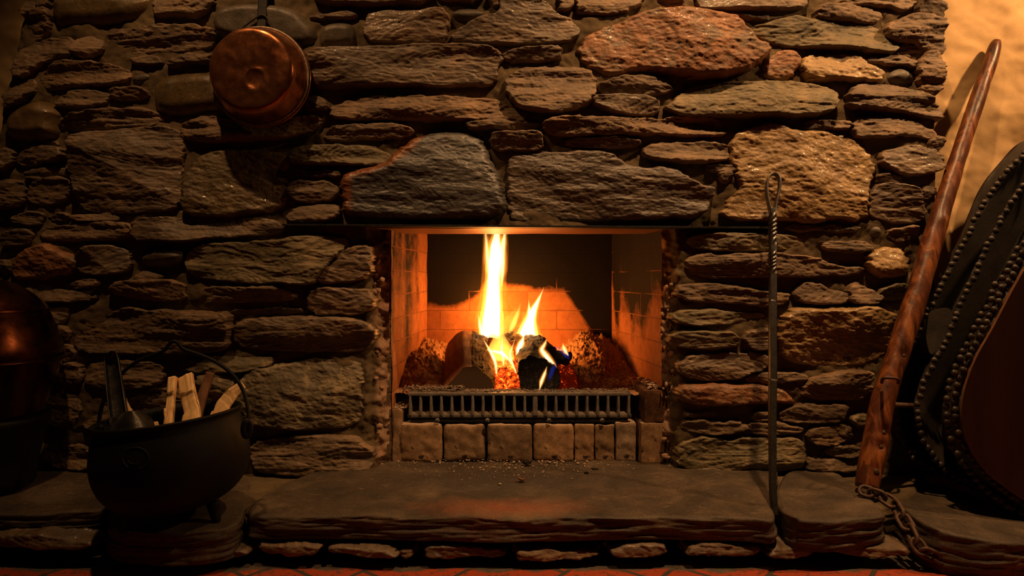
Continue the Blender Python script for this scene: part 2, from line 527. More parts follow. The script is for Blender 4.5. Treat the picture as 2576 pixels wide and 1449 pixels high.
def staff_mat():
    t = NT('varnished_staff'); v = t.coords((14, 14, 2.2)); iso = t.coords()
    g = t.noise(v, 2.6, 6, 0.6, 0.8)
    col = t.ramp(g, [(0.32, (0.030, 0.009, 0.004)), (0.47, (0.095, 0.026, 0.009)), (0.60, (0.21, 0.066, 0.018)), (0.78, (0.36, 0.130, 0.035))])
    patch = t.ramp(t.noise(t.coords((1, 1, 0.3)), 24, 4, 0.55, 0.6), [(0.56, 0.0), (0.63, 1.0)])
    col = t.mix(patch, col, (0.075, 0.022, 0.010))
    n = t.bump(g, 0.5, 0.003, t.bump(t.noise(iso, 120, 4, 0.6), 0.2, 0.001))
    return t.bsdf(col, 0.40, 0, n, 0.4)


M_STAFF = staff_mat()
M_KNOT = simple('staff_knot', (0.02, 0.008, 0.004), (0.05, 0.02, 0.01), 0.6)


def copper_mat(name, dark):
    t = NT(name); v = t.coords()
    c0 = (0.30, 0.095, 0.035) if not dark else (0.05, 0.014, 0.006)
    c1 = (0.62, 0.25, 0.11) if not dark else (0.12, 0.035, 0.013)
    col = t.ramp(t.noise(v, 18, 6, 0.65, 0.5), [(0.3, c0), (0.7, c1)])
    r = t.ramp(t.noise(v, 26, 5, 0.65), [(0.3, 0.17), (0.7, 0.38)])
    n = t.bump(t.noise(v, 26, 3, 0.5), 0.10, 0.004)
    return t.bsdf(col, r, 1.0 if dark else 0.9, n)


M_COPPER = copper_mat('aged_copper', False)
M_DCOPPER = copper_mat('dark_copper', True)
M_TIN = simple('worn_tin_band', (0.16, 0.11, 0.07), (0.42, 0.33, 0.24), 0.5, 0.7, 90)


def endgrain_mat():
    t = NT('log_cut_end')
    tc = t.n('ShaderNodeTexCoord'); mp = t.n('ShaderNodeMapping')
    mp.inputs['Location'].default_value = (0.06, 0, -0.27)
    t.l(tc.outputs['Object'], mp.inputs[0])
    w = t.n('ShaderNodeTexWave', wave_type='RINGS', rings_direction='Y'); w.inputs['Scale'].default_value = 60; w.inputs['Distortion'].default_value = 6; w.inputs['Detail'].default_value = 3
    t.l(mp.outputs[0], w.inputs['Vector'])
    col = t.ramp(w.outputs['Fac'], [(0.1, (0.050, 0.029, 0.016)), (0.9, (0.088, 0.051, 0.027))])
    n = t.bump(w.outputs['Fac'], 0.4, 0.001)
    return t.bsdf(col, 0.85, 0, n, 0.2)


M_END = endgrain_mat()


def ember_mat(name, hot):
    t = NT(name); v = t.coords()
    f = t.noise(v, 60, 6, 0.7, 0.8)
    g = t.math('ADD', f, t.math('MULTIPLY', t.math('SUBTRACT', t.attr('heat'), 0.5), 0.55))
    if hot:
        e = t.ramp(g, [(0.16, (0.16, 0.008, 0.001)), (0.30, (1.8, 0.12, 0.008)), (0.42, (5.0, 1.2, 0.08)), (0.57, (10.0, 5.5, 1.2))])
    else:
        e = t.ramp(g, [(0.30, (0.05, 0.002, 0.0)), (0.44, (1.6, 0.10, 0.012)), (0.62, (3.5, 0.42, 0.06))])
    n = t.bump(f, 0.8, 0.006)
    return t.bsdf((0.06, 0.04, 0.03), 0.9, 0, n, 0.2, emit=e, estr=1.0)


M_EMBER = ember_mat('glowing_embers', True)
M_REDEMBER = ember_mat('red_embers', False)


def flame_mat(name, col, s):
    t = NT(name)
    e = t.n('ShaderNodeEmission'); e.inputs['Color'].default_value = (*col, 1); e.inputs['Strength'].default_value = s
    t.l(e.outputs[0], t.out.inputs['Volume'])
    return t.m


M_FL = [flame_mat('flame_outer', (1.0, 0.22, 0.012), 9.0),
        flame_mat('flame_middle', (1.0, 0.46, 0.06), 26.0),
        flame_mat('flame_core', (1.0, 0.74, 0.34), 110.0)]
M_FLW = [flame_mat('wisp_outer', (1.0, 0.22, 0.015), 26.0), flame_mat('wisp_middle', (1.0, 0.48, 0.08), 80.0), flame_mat('wisp_core', (1.0, 0.75, 0.35), 260.0)]
M_BLUE = flame_mat('flame_blue', (0.04, 0.10, 1.0), 8.0)


def floor_mat():
    t = NT('red_tile_floor')
    v = t.coords((1, 1, 1), rot=(0, 0, math.radians(-52)))
    b = t.n('ShaderNodeTexBrick'); b.offset = 0.5
    b.inputs['Scale'].default_value = 1.0; b.inputs['Brick Width'].default_value = 0.19; b.inputs['Row Height'].default_value = 0.19
    b.inputs['Mortar Size'].default_value = 0.006; b.inputs['Mortar Smooth'].default_value = 0.2
    b.inputs['Color1'].default_value = (0.40, 0.060, 0.016, 1); b.inputs['Color2'].default_value = (0.33, 0.048, 0.014, 1); b.inputs['Mortar'].default_value = (0.055, 0.045, 0.034, 1)
    t.l(v, b.inputs['Vector'])
    iso = t.coords()
    sx = t.n('ShaderNodeSeparateXYZ'); t.l(iso, sx.inputs[0])
    col = t.mix(t.ramp(t.noise(iso, 60, 6, 0.7), [(0.54, 0.0), (0.62, 0.9)]), b.outputs['Color'], (0.05, 0.04, 0.03))
    f = t.math('ADD', t.math('MULTIPLY', t.math('ADD', sx.outputs[1], 0.470), 22.0), t.math('MULTIPLY', t.math('SUBTRACT', t.noise(iso, 13, 5, 0.65), 0.5), 2.4))
    col = t.mix(t.ramp(f, [(0.35, 0.0), (0.65, 1.0)]), col, t.ramp(t.noise(iso, 30, 5, 0.7), [(0.3, (0.05, 0.040, 0.030)), (0.7, (0.12, 0.095, 0.068))]))
    n = t.bump(t.math('ADD', t.math('MULTIPLY', b.outputs['Fac'], -0.6), t.math('MULTIPLY', t.noise(iso, 80, 5, 0.7), 0.6)), 0.7, 0.004)
    return t.bsdf(col, 0.55, 0, n, 0.4)


M_FLOOR = floor_mat()


def hearth_mat():
    t = NT('hearth_slate'); iso = t.coords(); lay = t.coords((16, 40, 170))
    col = t.ramp(t.noise(iso, 7, 6, 0.62, 0.4), [(0.28, (0.026, 0.020, 0.014)), (0.5, (0.062, 0.044, 0.029)), (0.72, (0.13, 0.090, 0.056))])
    sx = t.n('ShaderNodeSeparateXYZ'); t.l(iso, sx.inputs[0])
    # red burnish on the middle of the slab and a sooty band before the grate
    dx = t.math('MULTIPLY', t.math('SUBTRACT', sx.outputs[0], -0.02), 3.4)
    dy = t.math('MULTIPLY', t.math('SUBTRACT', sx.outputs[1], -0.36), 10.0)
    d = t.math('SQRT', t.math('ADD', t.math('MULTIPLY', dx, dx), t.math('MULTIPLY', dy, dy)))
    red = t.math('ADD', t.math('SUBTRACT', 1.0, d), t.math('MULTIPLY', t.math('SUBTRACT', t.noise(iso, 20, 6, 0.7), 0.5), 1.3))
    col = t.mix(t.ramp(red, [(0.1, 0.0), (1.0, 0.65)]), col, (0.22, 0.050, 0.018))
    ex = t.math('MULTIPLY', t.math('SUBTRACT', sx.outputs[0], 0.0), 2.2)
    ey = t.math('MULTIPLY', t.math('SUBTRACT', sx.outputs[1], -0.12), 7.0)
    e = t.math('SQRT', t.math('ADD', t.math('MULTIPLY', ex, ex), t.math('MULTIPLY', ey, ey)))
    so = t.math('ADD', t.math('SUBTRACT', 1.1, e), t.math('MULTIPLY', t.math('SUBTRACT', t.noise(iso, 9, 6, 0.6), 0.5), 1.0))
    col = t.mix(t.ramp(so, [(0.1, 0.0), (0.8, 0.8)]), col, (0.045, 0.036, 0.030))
    col = t.mix(0.7, col, t.ramp(t.noise(iso, 170, 5, 0.8), [(0.3, 0.15), (0.7, 0.85)]), 'OVERLAY')
    col = t.mix(t.ramp(t.noise(t.coords((6, 22, 60)), 4, 6, 0.7, 0.6), [(0.60, 0.0), (0.70, 0.6)]), col, (0.24, 0.165, 0.10))
    n = t.bump(t.noise(iso, 130, 5, 0.75), 0.35, 0.002, t.bump(t.noise(lay, 1.0, 5, 0.7), 0.5, 0.003))
    return t.bsdf(col, 0.62, 0, n, 0.35)


M_HEARTH = hearth_mat()

# ------------------------------------------------------------------ stone wall
# kind, projection in mm | outline in photo pixels on the wall face
STONES = '''
g45|130,-20 128,35 145,72 175,64 235,60 285,55 335,50 375,25 388,-20
s40|390,-20 392,38 425,36 505,36 530,22 548,-20
s30|62,60 95,25 122,22 128,60 118,85 95,100 60,110 50,95
s30|96,-10 122,-10 118,15 92,20
s30|64,14 88,8 92,20 75,38 60,44
s35|45,140 75,110 130,95 185,95 180,130 150,140 90,165 60,195 40,190
s35|190,118 215,95 235,90 256,110 250,140 195,143
s35|258,85 330,75 420,68 530,72 545,100 520,125 440,130 330,132 262,130
s30|337,150 360,144 400,147 408,156 395,163 340,163
s35|425,163 450,147 490,140 530,138 532,155 470,158 430,168
s40|100,190 130,165 180,155 250,158 325,178 330,195 290,205 220,212 140,220 105,222
b25|332,190 345,180 380,180 385,200 360,213 332,208
g45|382,240 388,205 420,185 480,180 560,182 580,230 565,278 520,282 440,290 395,282 384,265
s35|140,262 165,240 210,228 265,232 275,245 250,262 170,270
s35|280,235 300,225 360,225 370,240 340,250 285,250
s40|142,312 180,290 250,282 350,272 395,282 408,298 380,312 300,318 220,322 160,328
g60|6,310 20,285 55,262 95,252 130,262 150,285 140,300 142,345 90,355 30,352 12,340
s25|30,360 90,355 145,355 148,368 60,372
f40|38,402 70,378 130,370 160,378 160,395 130,405 60,418
s35|-15,385 15,372 38,380 36,400 20,422 -15,425
s30|20,240 50,215 85,200 95,215 80,235 40,262 18,272
f48|182,370 200,340 260,335 320,325 400,318 450,330 462,360 450,420 455,500 440,525 360,530 290,532 210,528 195,500 182,450
h42|462,490 466,450 478,425 510,390 545,378 600,375 660,380 715,388 724,410 722,440 720,505 700,525 600,540 530,545 470,540
s40|455,320 490,298 560,300 640,305 700,302 760,292 800,298 805,315 760,335 690,345 600,352 500,355 460,345
s35|765,272 775,240 800,245 828,268 815,276
b50|535,50 560,20 620,10 700,12 745,25 785,60 797,90 790,110 740,118 640,110 560,100 540,80
s30|770,46 820,38 870,30 895,38 890,46 830,48
b45|803,85 812,65 850,56 890,60 898,85 894,110 870,122 820,126 803,115
f45|918,70 925,42 950,31 1050,33 1115,28 1128,45 1120,85 1112,103 1050,106 960,104 920,98
b30|1134,32 1160,18 1200,20 1224,32 1210,48 1165,54 1140,46
s45|790,-40 1080,-40 1082,4 960,8 860,10 795,2
s40|1092,-40 1216,-40 1212,-4 1100,0
f45|1136,90 1165,70 1210,50 1262,38 1262,0 1300,-20 1330,-10 1370,5 1400,38 1450,64 1452,85 1430,105 1330,108 1225,106 1150,103
s30|1234,-20 1256,-20 1255,12 1234,12
s30|1404,22 1410,-20 1440,-20 1438,18 1415,28
s35|1442,-40 1640,-40 1600,25 1500,35 1450,28
s35|1655,-40 1700,-40 1718,10 1712,22 1660,18
r55|1450,135 1468,95 1510,70 1590,42 1645,25 1720,22 1800,32 1855,48 1872,72 1898,103 1932,120 1925,145 1885,175 1850,184 1766,191 1700,182 1620,168 1575,175 1526,188 1478,168
r35|1920,170 1935,140 1960,129 2000,130 2012,145 2005,170 1985,198 1945,200 1918,192
f40|1750,-40 2030,-40 2025,15 2015,22 1900,25 1800,22 1752,18
s28|1800,32 1860,27 1960,31 2016,34 2018,42 1940,46 1850,42
s45|2045,32 2080,16 2150,18 2205,28 2215,45 2200,54 2120,50 2050,46
s35|2040,-40 2330,-40 2300,12 2270,25 2220,16 2150,10 2050,8
s35|2302,25 2318,5 2350,5 2380,15 2375,38 2355,46 2310,38
s48|2228,65 2260,48 2300,38 2345,48 2372,58 2365,90 2375,120 2360,138 2330,125 2300,105 2260,98 2235,90
o45|1882,68 1940,55 1990,46 2060,55 2150,60 2205,68 2225,92 2255,118 2240,130 2180,122 2100,116 2000,115 1960,112 1930,92 1895,80
s30|2258,118 2280,110 2310,120 2322,138 2305,145 2262,138
q42|2012,150 2030,138 2100,135 2160,138 2175,160 2205,172 2222,190 2215,208 2180,208 2100,200 2050,205 2030,195 2020,175
s35|2180,148 2220,138 2270,142 2300,158 2298,172 2270,165 2190,156
b35|2230,190 2255,167 2285,172 2303,190 2300,210 2260,214 2235,205
s42|2305,160 2325,140 2350,135 2366,150 2365,195 2362,225 2350,240 2320,228 2308,205
o55|1678,272 1690,255 1730,225 1760,212 1850,210 1950,208 2030,212 2085,225 2100,250 2095,275 2070,285 1980,288 1850,290 1740,288 1700,285
s50|2128,248 2145,222 2180,212 2240,215 2305,228 2340,240 2372,270 2370,298 2340,290 2260,278 2180,268 2135,270
s60|1270,212 1290,185 1340,172 1420,168 1470,172 1500,195 1495,235 1470,262 1430,280 1370,280 1300,265 1280,240
f50|1270,135 1300,127 1400,123 1408,130 1405,150 1330,152 1275,150
s45|1510,215 1545,198 1620,195 1670,200 1694,218 1680,235 1600,240 1540,240 1515,232
f50|1487,249 1540,244 1620,243 1650,255 1655,275 1640,290 1560,286 1510,272
s45|1368,305 1420,298 1530,303 1620,305 1700,298 1770,294 1822,305 1828,338 1780,341 1700,338 1600,333 1500,338 1400,340 1372,330
s38|1415,358 1440,351 1520,349 1600,352 1614,362 1560,368 1450,370
s48|1615,380 1640,366 1700,362 1790,360 1835,366 1840,395 1810,402 1700,404 1640,398
f48|1233,345 1255,335 1320,332 1358,336 1367,350 1365,372 1320,375 1240,376
s38|1172,312 1230,306 1310,308 1366,314 1350,322 1260,322 1180,322
s50|828,275 870,255 930,243 1000,246 1100,245 1180,250 1260,256 1300,275 1322,290 1320,303 1240,303 1150,300 1050,300 950,295 870,298 835,290
f58|772,145 800,130 870,128 960,122 1050,117 1160,114 1240,125 1260,140 1250,165 1245,205 1200,212 1100,213 1000,212 900,214 840,215 785,212
s45|812,338 840,322 900,317 970,314 1030,322 1036,334 1000,345 900,350 830,352
K62|857,450 865,435 940,422 975,408 990,388 1020,362 1060,340 1140,332 1200,345 1225,375 1240,420 1262,470 1270,520 1250,545 1150,552 1000,552 880,545 860,525
k50|1280,395 1290,390 1390,385 1480,380 1530,385 1555,405 1600,425 1690,425 1720,450 1760,470 1790,475 1785,510 1770,535 1740,545 1600,553 1400,556 1290,558 1278,530 1280,450
o42|728,392 745,375 820,370 920,370 975,388 982,398 960,412 880,412 780,408 735,405
s30|727,432 800,430 850,435 855,443 800,440 730,439
s38|725,475 735,458 790,457 848,465 850,495 820,505 750,502 728,495
s38|720,545 745,525 800,516 852,522 855,542 830,556 750,558 725,556
s30|1768,418 1810,414 1850,418 1855,427 1800,428
s30|1806,440 1820,430 1840,435 1838,458 1825,465
q52|1840,360 1850,340 1890,320 1950,310 2000,330 2050,330 2110,335 2160,360 2190,390 2202,420 2195,450 2180,500 2175,556 2100,550 2020,560 1990,548 1900,555 1810,545 1830,510 1870,475 1850,430 1838,400
s35|2010,315 2050,302 2110,305 2141,315 2125,326 2060,324
s42|2142,330 2148,305 2200,292 2270,298 2320,305 2325,320 2358,332 2350,346 2300,338 2200,340 2150,343
s32|2337,358 2355,345 2374,352 2370,372 2345,374
f50|2210,400 2245,375 2300,364 2345,378 2372,395 2374,420 2340,432 2280,440 2235,425
s32|2203,448 2230,440 2268,446 2262,459 2215,460
f48|2190,500 2200,470 2240,464 2300,475 2310,505 2322,535 2315,556 2250,558 2195,545 2185,525
s30|2310,485 2325,473 2355,472 2352,495 2320,500
b34|2180,575 2195,564 2215,570 2219,590 2200,602 2182,598
s32|2222,588 2250,576 2300,568 2307,588 2290,603 2240,602
q45|2180,665 2190,635 2230,622 2265,632 2284,655 2275,690 2240,696 2200,690
s32|1964,570 2020,567 2100,571 2160,573 2155,582 2080,580 2000,580
o40|1725,605 1760,590 1850,588 1960,592 2045,605 2058,617 2040,624 1950,626 1850,630 1770,624 1740,617
s35|2060,620 2100,610 2160,610 2190,622 2180,630 2120,630
s46|1722,660 1740,645 1830,642 1950,643 2050,647 2090,668 2175,676 2160,688 2080,690 1980,692 1850,694 1745,692
s44|1700,735 1715,718 1770,714 1850,722 1920,735 1985,740 1980,758 1920,766 1830,760 1740,756 1715,750
s42|1995,735 2015,718 2050,715 2080,730 2125,740 2128,755 2100,764 2030,760 2000,752
s42|2130,728 2150,714 2180,722 2205,745 2212,755 2180,760 2135,755
o38|2205,735 2240,718 2280,715 2290,740 2250,754 2215,752
o40|1692,795 1715,784 1800,783 1870,788 1926,790 1900,800 1860,813 1780,816 1710,810
o42|1682,850 1710,834 1790,836 1845,836 1855,858 1840,870 1780,873 1700,870
f42|1865,850 1880,833 1935,830 1945,850 1938,876 1890,878
q50|1958,835 1975,785 2020,775 2120,778 2190,770 2235,785 2262,800 2260,830 2235,880 2200,912 2120,920 2020,918 1975,900 1958,875
f40|1705,920 1740,895 1830,890 1900,890 1936,900 1925,925 1880,935 1850,953 1790,953 1720,945
s38|1866,955 1900,940 1960,938 2000,941 2038,952 2000,961 1920,960
s44|2012,985 2040,952 2100,938 2185,934 2190,960 2175,995 2130,1005 2050,1003
r46|1697,985 1715,966 1800,968 1900,970 1960,975 2002,1005 1990,1014 1900,1014 1800,1020 1740,1014 1705,1004
s44|1956,1045 1985,1030 2010,1018 2080,1020 2134,1022 2115,1053 2060,1064 1980,1060
s35|1893,1045 1910,1037 1936,1037 1942,1053 1900,1059
s38|1705,1070 1740,1057 1800,1066 1850,1062 1880,1075 1865,1085 1780,1088 1715,1082
s28|1710,1045 1760,1035 1850,1040 1885,1045 1870,1053 1750,1050
s40|1881,1075 1895,1064 1960,1069 2020,1075 2005,1088 1940,1092 1890,1088
s42|2022,1095 2050,1074 2110,1071 2140,1080 2146,1098 2110,1114 2060,1116
o35|2137,1055 2160,1043 2200,1042 2200,1068 2160,1073
o45|1705,1140 1720,1115 1780,1100 1835,1115 1860,1105 1950,1100 2005,1106 2020,1130 2018,1170 1980,1180 1850,1182 1730,1180 1705,1162
s35|2025,1165 2040,1150 2100,1157 2160,1152 2170,1175 2100,1184 2030,1180
s32|2065,1130 2110,1122 2160,1126 2165,1142 2090,1146
s35|65,440 90,425 140,422 178,430 175,445 120,448 70,449
s42|68,485 95,455 150,447 178,455 178,480 150,505 110,515 75,508
s38|-15,470 30,455 66,462 64,490 55,515 20,522 -15,520
s35|28,548 60,537 105,540 110,555 80,564 35,561
s28|118,545 150,538 172,543 165,553 130,553
s35|172,548 220,540 290,537 303,545 290,554 200,554
s42|98,590 125,570 190,566 260,562 325,564 330,580 315,598 230,600 150,603 105,600
f44|334,568 345,550 430,550 520,552 600,549 680,554 708,569 705,583 650,590 560,593 470,604 380,604 338,600
s35|5,600 30,578 75,578 88,592 65,612 15,618
r45|32,690 38,650 60,628 105,616 130,620 165,638 196,650 188,680 150,690 100,702 40,700
f42|198,660 212,625 250,618 300,622 325,640 322,675 280,688 230,688 202,680
b42|343,655 355,630 400,620 450,628 470,640 455,665 410,673 360,672
o48|472,645 500,620 560,612 640,614 700,607 760,597 850,596 876,610 850,635 800,685 780,712 700,708 620,712 560,700 500,695 475,680
f46|880,622 925,620 932,640 928,690 880,705 830,712 797,708 808,690 857,640
s35|157,718 190,709 240,702 246,715 200,722
s40|280,728 300,710 370,706 455,707 465,730 468,748 400,755 330,748 285,740
s28|335,698 365,685 410,692 405,701 350,703
s38|88,748 120,734 200,734 240,740 235,755 160,758 95,757
s28|55,738 75,725 82,735 70,745
s40|490,745 515,725 570,722 640,728 680,720 725,735 743,752 700,760 620,760 540,760 500,758
f42|769,755 785,730 850,725 920,732 938,745 935,775 900,788 830,788 780,786
s30|578,785 620,777 700,776 755,779 760,786 700,790 600,793
s50|180,860 200,815 260,798 300,780 330,775 380,785 470,785 540,790 576,790 580,830 573,870 540,883 430,885 300,888 200,883
s38|104,795 130,775 168,773 170,795 150,812 112,815
s35|112,840 130,822 165,825 180,840 160,856 120,856
f45|590,830 605,810 680,801 760,799 850,803 900,804 935,825 942,850 915,878 870,884 740,882 650,876 596,866
s40|213,925 260,912 340,910 408,915 410,950 380,972 260,975 215,965
o40|448,915 480,903 560,900 640,898 690,905 660,922 610,932 540,936 460,933
t48|600,965 625,932 690,920 760,908 850,900 890,907 905,925 905,985 908,1040 903,1065 860,1076 740,1078 650,1073 620,1050 592,1010
s46|630,1120 690,1102 760,1097 850,1100 900,1107 930,1130 935,1160 925,1188 850,1192 740,1190 660,1184 635,1150
s36|208,1035 240,1015 290,1010 330,1015 330,1075 240,1080 210,1065
s32|138,925 180,915 205,925 205,960 150,970
s32|120,880 160,865 190,880 185,905 130,910
s34|120,1000 180,990 205,1005 200,1060 140,1075 115,1050
s36|110,1130 170,1120 235,1130 235,1170 180,1180 115,1165
t40|490,948 540,942 596,948 592,1010 540,1015 495,1000
s36|300,985 400,980 460,985 460,1040 350,1040 300,1030
s35|-20,660 15,655 32,670 15,695 -20,695
s35|-30,740 20,735 45,745 30,762 -30,762
s40|-30,800 40,790 85,800 80,840 20,860 -30,855
s40|-30,900 60,890 110,905 105,950 20,960 -30,955
s40|-30,990 50,985 100,1000 95,1050 10,1060 -30,1055
s40|-30,1090 50,1085 100,1095 98,1150 10,1165 -30,1160
s30|345,1085 420,1080 520,1085 560,1100 540,1140 400,1145 350,1130
s30|470,1050 560,1045 585,1060 580,1075 500,1080
'''
GRID = 0.0024


def poly_sdf(X, Z, poly):
    """distance to the outline, positive inside"""
    p = np.asarray(poly); q = np.roll(p, -1, 0)
    best = np.full(X.shape, 1e9); inside = np.zeros(X.shape, bool)
    for (ax, az), (bx, bz) in zip(p, q):
        ex, ez = bx - ax, bz - az
        L = ex * ex + ez * ez + 1e-12
        t = np.clip(((X - ax) * ex + (Z - az) * ez) / L, 0, 1)
        dx, dz = X - ax - t * ex, Z - az - t * ez
        best = np.minimum(best, dx * dx + dz * dz)
        c = ((az > Z) != (bz > Z))
        if abs(ez) > 1e-12:
            inside ^= c & (X < ex * (Z - az) / ez + ax)
    d = np.sqrt(best)
    return np.where(inside, d, -d)


def terr0(v, m, sharp=0.3):
    q = v * m; k = np.floor(q); f = np.clip((q - k - (1 - sharp)) / sharp, 0, 1)
    return (k + f) / m


def stone_geo(kind, proj, px, seed, y0=0.0, g=GRID):
    prj = proj * 0.00086
    pts = np.array([P(a, b, y0 - prj * 0.55)[::2] for a, b in px])
    rounded = kind in 'gb'
    blocky = kind in 'fokK'
    pts = chaikin(pts, 0.25, 2 if rounded else 1)
    lo, hi = pts.min(0) - 0.014, pts.max(0) + 0.014
    nx, nz = int((hi[0] - lo[0]) / g) + 2, int((hi[1] - lo[1]) / g) + 2
    X, Z = np.meshgrid(lo[0] + np.arange(nx) * g, lo[1] + np.arange(nz) * g, indexing='ij')
    rs = np.random.RandomState(seed)
    th = rs.uniform(-0.06, 0.06)
    if not rounded:
        wx = X + terr0(fbm(X * 30, Z * 90, 0, seed + 1, 3), 5) * 0.012
        wz = Z + fbm(X * 25, Z * 60, 0, seed + 2, 4) * (0.008 if kind in 'srqt' else 0.006)
    else:
        wx, wz = X + fbm(X * 20, Z * 20, 0, seed, 2) * 0.004, Z
    d = poly_sdf(wx, wz, pts) + (0.0080 if y0 > -0.1 else 0.002)
    size = d.max()
    r = {'g': 0.045, 'b': 0.035, 'q': 0.014, 'h': 0.016, 'r': 0.016, 't': 0.012, 's': 0.007, 'k': 0.012, 'K': 0.030}.get(kind, 0.006)
    r = min(r, size * (0.98 if rounded else 0.8))
    t = np.clip(d / r, 0, 1); pw = 2.0 if rounded else 2.3
    prof = (1 - (1 - t) ** pw) ** (1 / pw)
    u = Z * math.cos(th) - X * math.sin(th) + fbm(X * 5, Z * 14, 0, seed + 3, 3) * 0.014
    hx, hz = (hi - lo) / 2
    tx, tz = rs.uniform(-1, 1) * 0.012, rs.uniform(-0.6, 1) * 0.012
    face = tx * (X - lo[0] - hx) / max(hx, 0.03) + tz * (Z - lo[1] - hz) / max(hz, 0.03)
    def facets(K, sx, sz):
        out = None
        for _ in range(K):
            cx_, cz_ = rs.uniform(lo[0], hi[0]), rs.uniform(lo[1], hi[1])
            h = rs.uniform(0.0, 0.010) + rs.uniform(-sx, sx) * (X - cx_) + rs.uniform(-sz, sz * 0.7) * (Z - cz_)
            out = h if out is None else np.minimum(out, h)
        return np.clip(out - np.percentile(out, 70), -0.020, 0.010)
    K = int(np.clip((hi[0] - lo[0]) / 0.05, 2, 9))
    if not rounded:
        wX = fbm(X * 30, Z * 30, 0, seed + 40, 3) * 0.006
        X, X0 = X + wX, X
        face = face + facets(K, 0.16, 0.30) * (0.6 if kind in 'kK' else 0.9)
        X = X0
    def terr(v, m, sharp=0.22):
        q = v * m; k = np.floor(q); f = np.clip((q - k - (1 - sharp)) / sharp, 0, 1)
        return (k + f * f * (3 - 2 * f)) / m
    am = np.clip(0.45 + 1.4 * vn(X * 7, Z * 12, 0, seed + 50), 0.05, 1.3)
    sk = rs.uniform(-5, 5)
    fine = fbm(X * 60 + Z * 20, Z * 150, 0, seed + 7, 4, 0.6)
    if kind == 's':
        F = rs.uniform(85, 150)
        face = face + terr(fbm(X * 4 + Z * sk, Z * 26, 0, seed + 4, 2, 0.45), 8) * 0.022 + am * strata(u * F, X * 14 + Z * 20, seed + 5, 0.3) * 0.005 + fine * 0.0028
    elif kind in 'fo':
        face = face + terr(fbm(X * 4 + Z * sk, Z * 15, 0, seed + 4, 3, 0.45), 9) * (0.020 if kind == 'f' else 0.024) + am * strata(u * 120, X * 16 + Z * 16, seed + 5, 0.3) * 0.0028 + fbm(X * 20, Z * 40, 0, seed + 8, 3) * 0.0025 + fine * 0.0022
    elif kind in 'kK':
        face = face + terr(fbm(X * 4 + Z * 5, Z * 14, 0, seed + 4, 4, 0.45), 11, 0.35) * 0.016 + fbm(X * 20, Z * 46, 0, seed + 8, 4) * 0.002 + fine * 0.0018
    elif kind in 'rqth':
        face = face + terr(fbm(X * 7 + Z * 3, Z * 11, 0, seed + 4, 3, 0.4), 6, 0.6) * 0.015 + fbm(X * 26 + Z * 10, Z * 46, 0, seed + 6, 6, 0.62) * 0.0042 + fine * 0.0018
    else:
        face = face + fbm(X * 9, Z * 9, 0, seed + 4, 3) * 0.008
    hgt = -0.030 + prof * (0.030 + prj + face)
    Y = y0 - hgt
    mask = d > -0.005
    V = np.stack([X, Y, Z], -1).reshape(-1, 3)
    F = grid_faces(nx, nz, mask)
    if len(F) == 0: return None
    V, F = compact(V, F)
    return V, F[:, ::-1]


WALL_TOP = 800
wall = thing('wall_back', (0.2, 0.0, 0.11), 'dark dry-laid slate chimney breast of long ledged stones around the fireplace opening', 'stone wall', kind='structure')
parsed = []
for ln in STONES.strip().splitlines():
    a, b = ln.split('|')
    px = [tuple(float(v) for v in q.split(',')) for q in b.split()]
    ar = 0.5 * abs(sum(px[i][0] * px[i - 1][1] - px[i - 1][0] * px[i][1] for i in range(len(px))))
    parsed.append((a[0], float(a[1:]), px, ar))
order = sorted(range(len(parsed)), key=lambda i: -parsed[i][3])
big = set(order[:98])
SL = {'K': 'glossy dark hump-shaped slate with a rusty left edge above the fire', 'k': 'long dark slate with sloping right shoulder above the fire'}
rest = {}
for i, (k, pr, px, ar) in enumerate(parsed):
    geo = stone_geo(k, pr, px, 100 + i * 31)
    if geo is None: continue
    V, F = geo
    if i in big:
        c = V.mean(0)
        o = mesh_obj('stone', V - c, [F], MS[k], None)
        o.location = c
        o.parent = wall; o.matrix_parent_inverse = Matrix.Translation(-wall.location)
        if k == 'K':
            at = o.data.attributes.new('rust', 'FLOAT', 'POINT')
            wx, wz = V[:, 0], V[:, 2]
            L1 = P(862, 440, -0.04); L2 = P(985, 400, -0.04); L3 = P(1060, 340, -0.04)
            edge = np.interp(wx, [L1[0], L2[0], L3[0]], [L1[2], L2[2], L3[2]])
            v = np.maximum(1 - (wx - L1[0]) / 0.06, 1 - np.maximum(edge - wz, 0) / 0.045 - np.clip((wx - L3[0] + 0.01) / 0.05, 0, 2))
            at.data.foreach_set('value', np.clip(v, 0, 1).astype(np.float32))
        if k in SL: o['label'] = SL[k]
        if k in 'rq' and ar > 9000: o['label'] = {'r': 'large rust-orange stone', 'q': 'pale golden quartz stone'}[k]
    else:
        rest.setdefault(k, []).append((V, [F]))
keys = sorted(rest)
V, Fs = join_geo([g for k in keys for g in rest[k]])
mi = np.concatenate([np.full(sum(len(g[1][0]) for g in rest[k]), n) for n, k in enumerate(keys)])
o = mesh_obj('small_stones', V, Fs, parent=wall, mats=[MS[k] for k in keys], midx=mi)
o['kind'] = 'stuff'

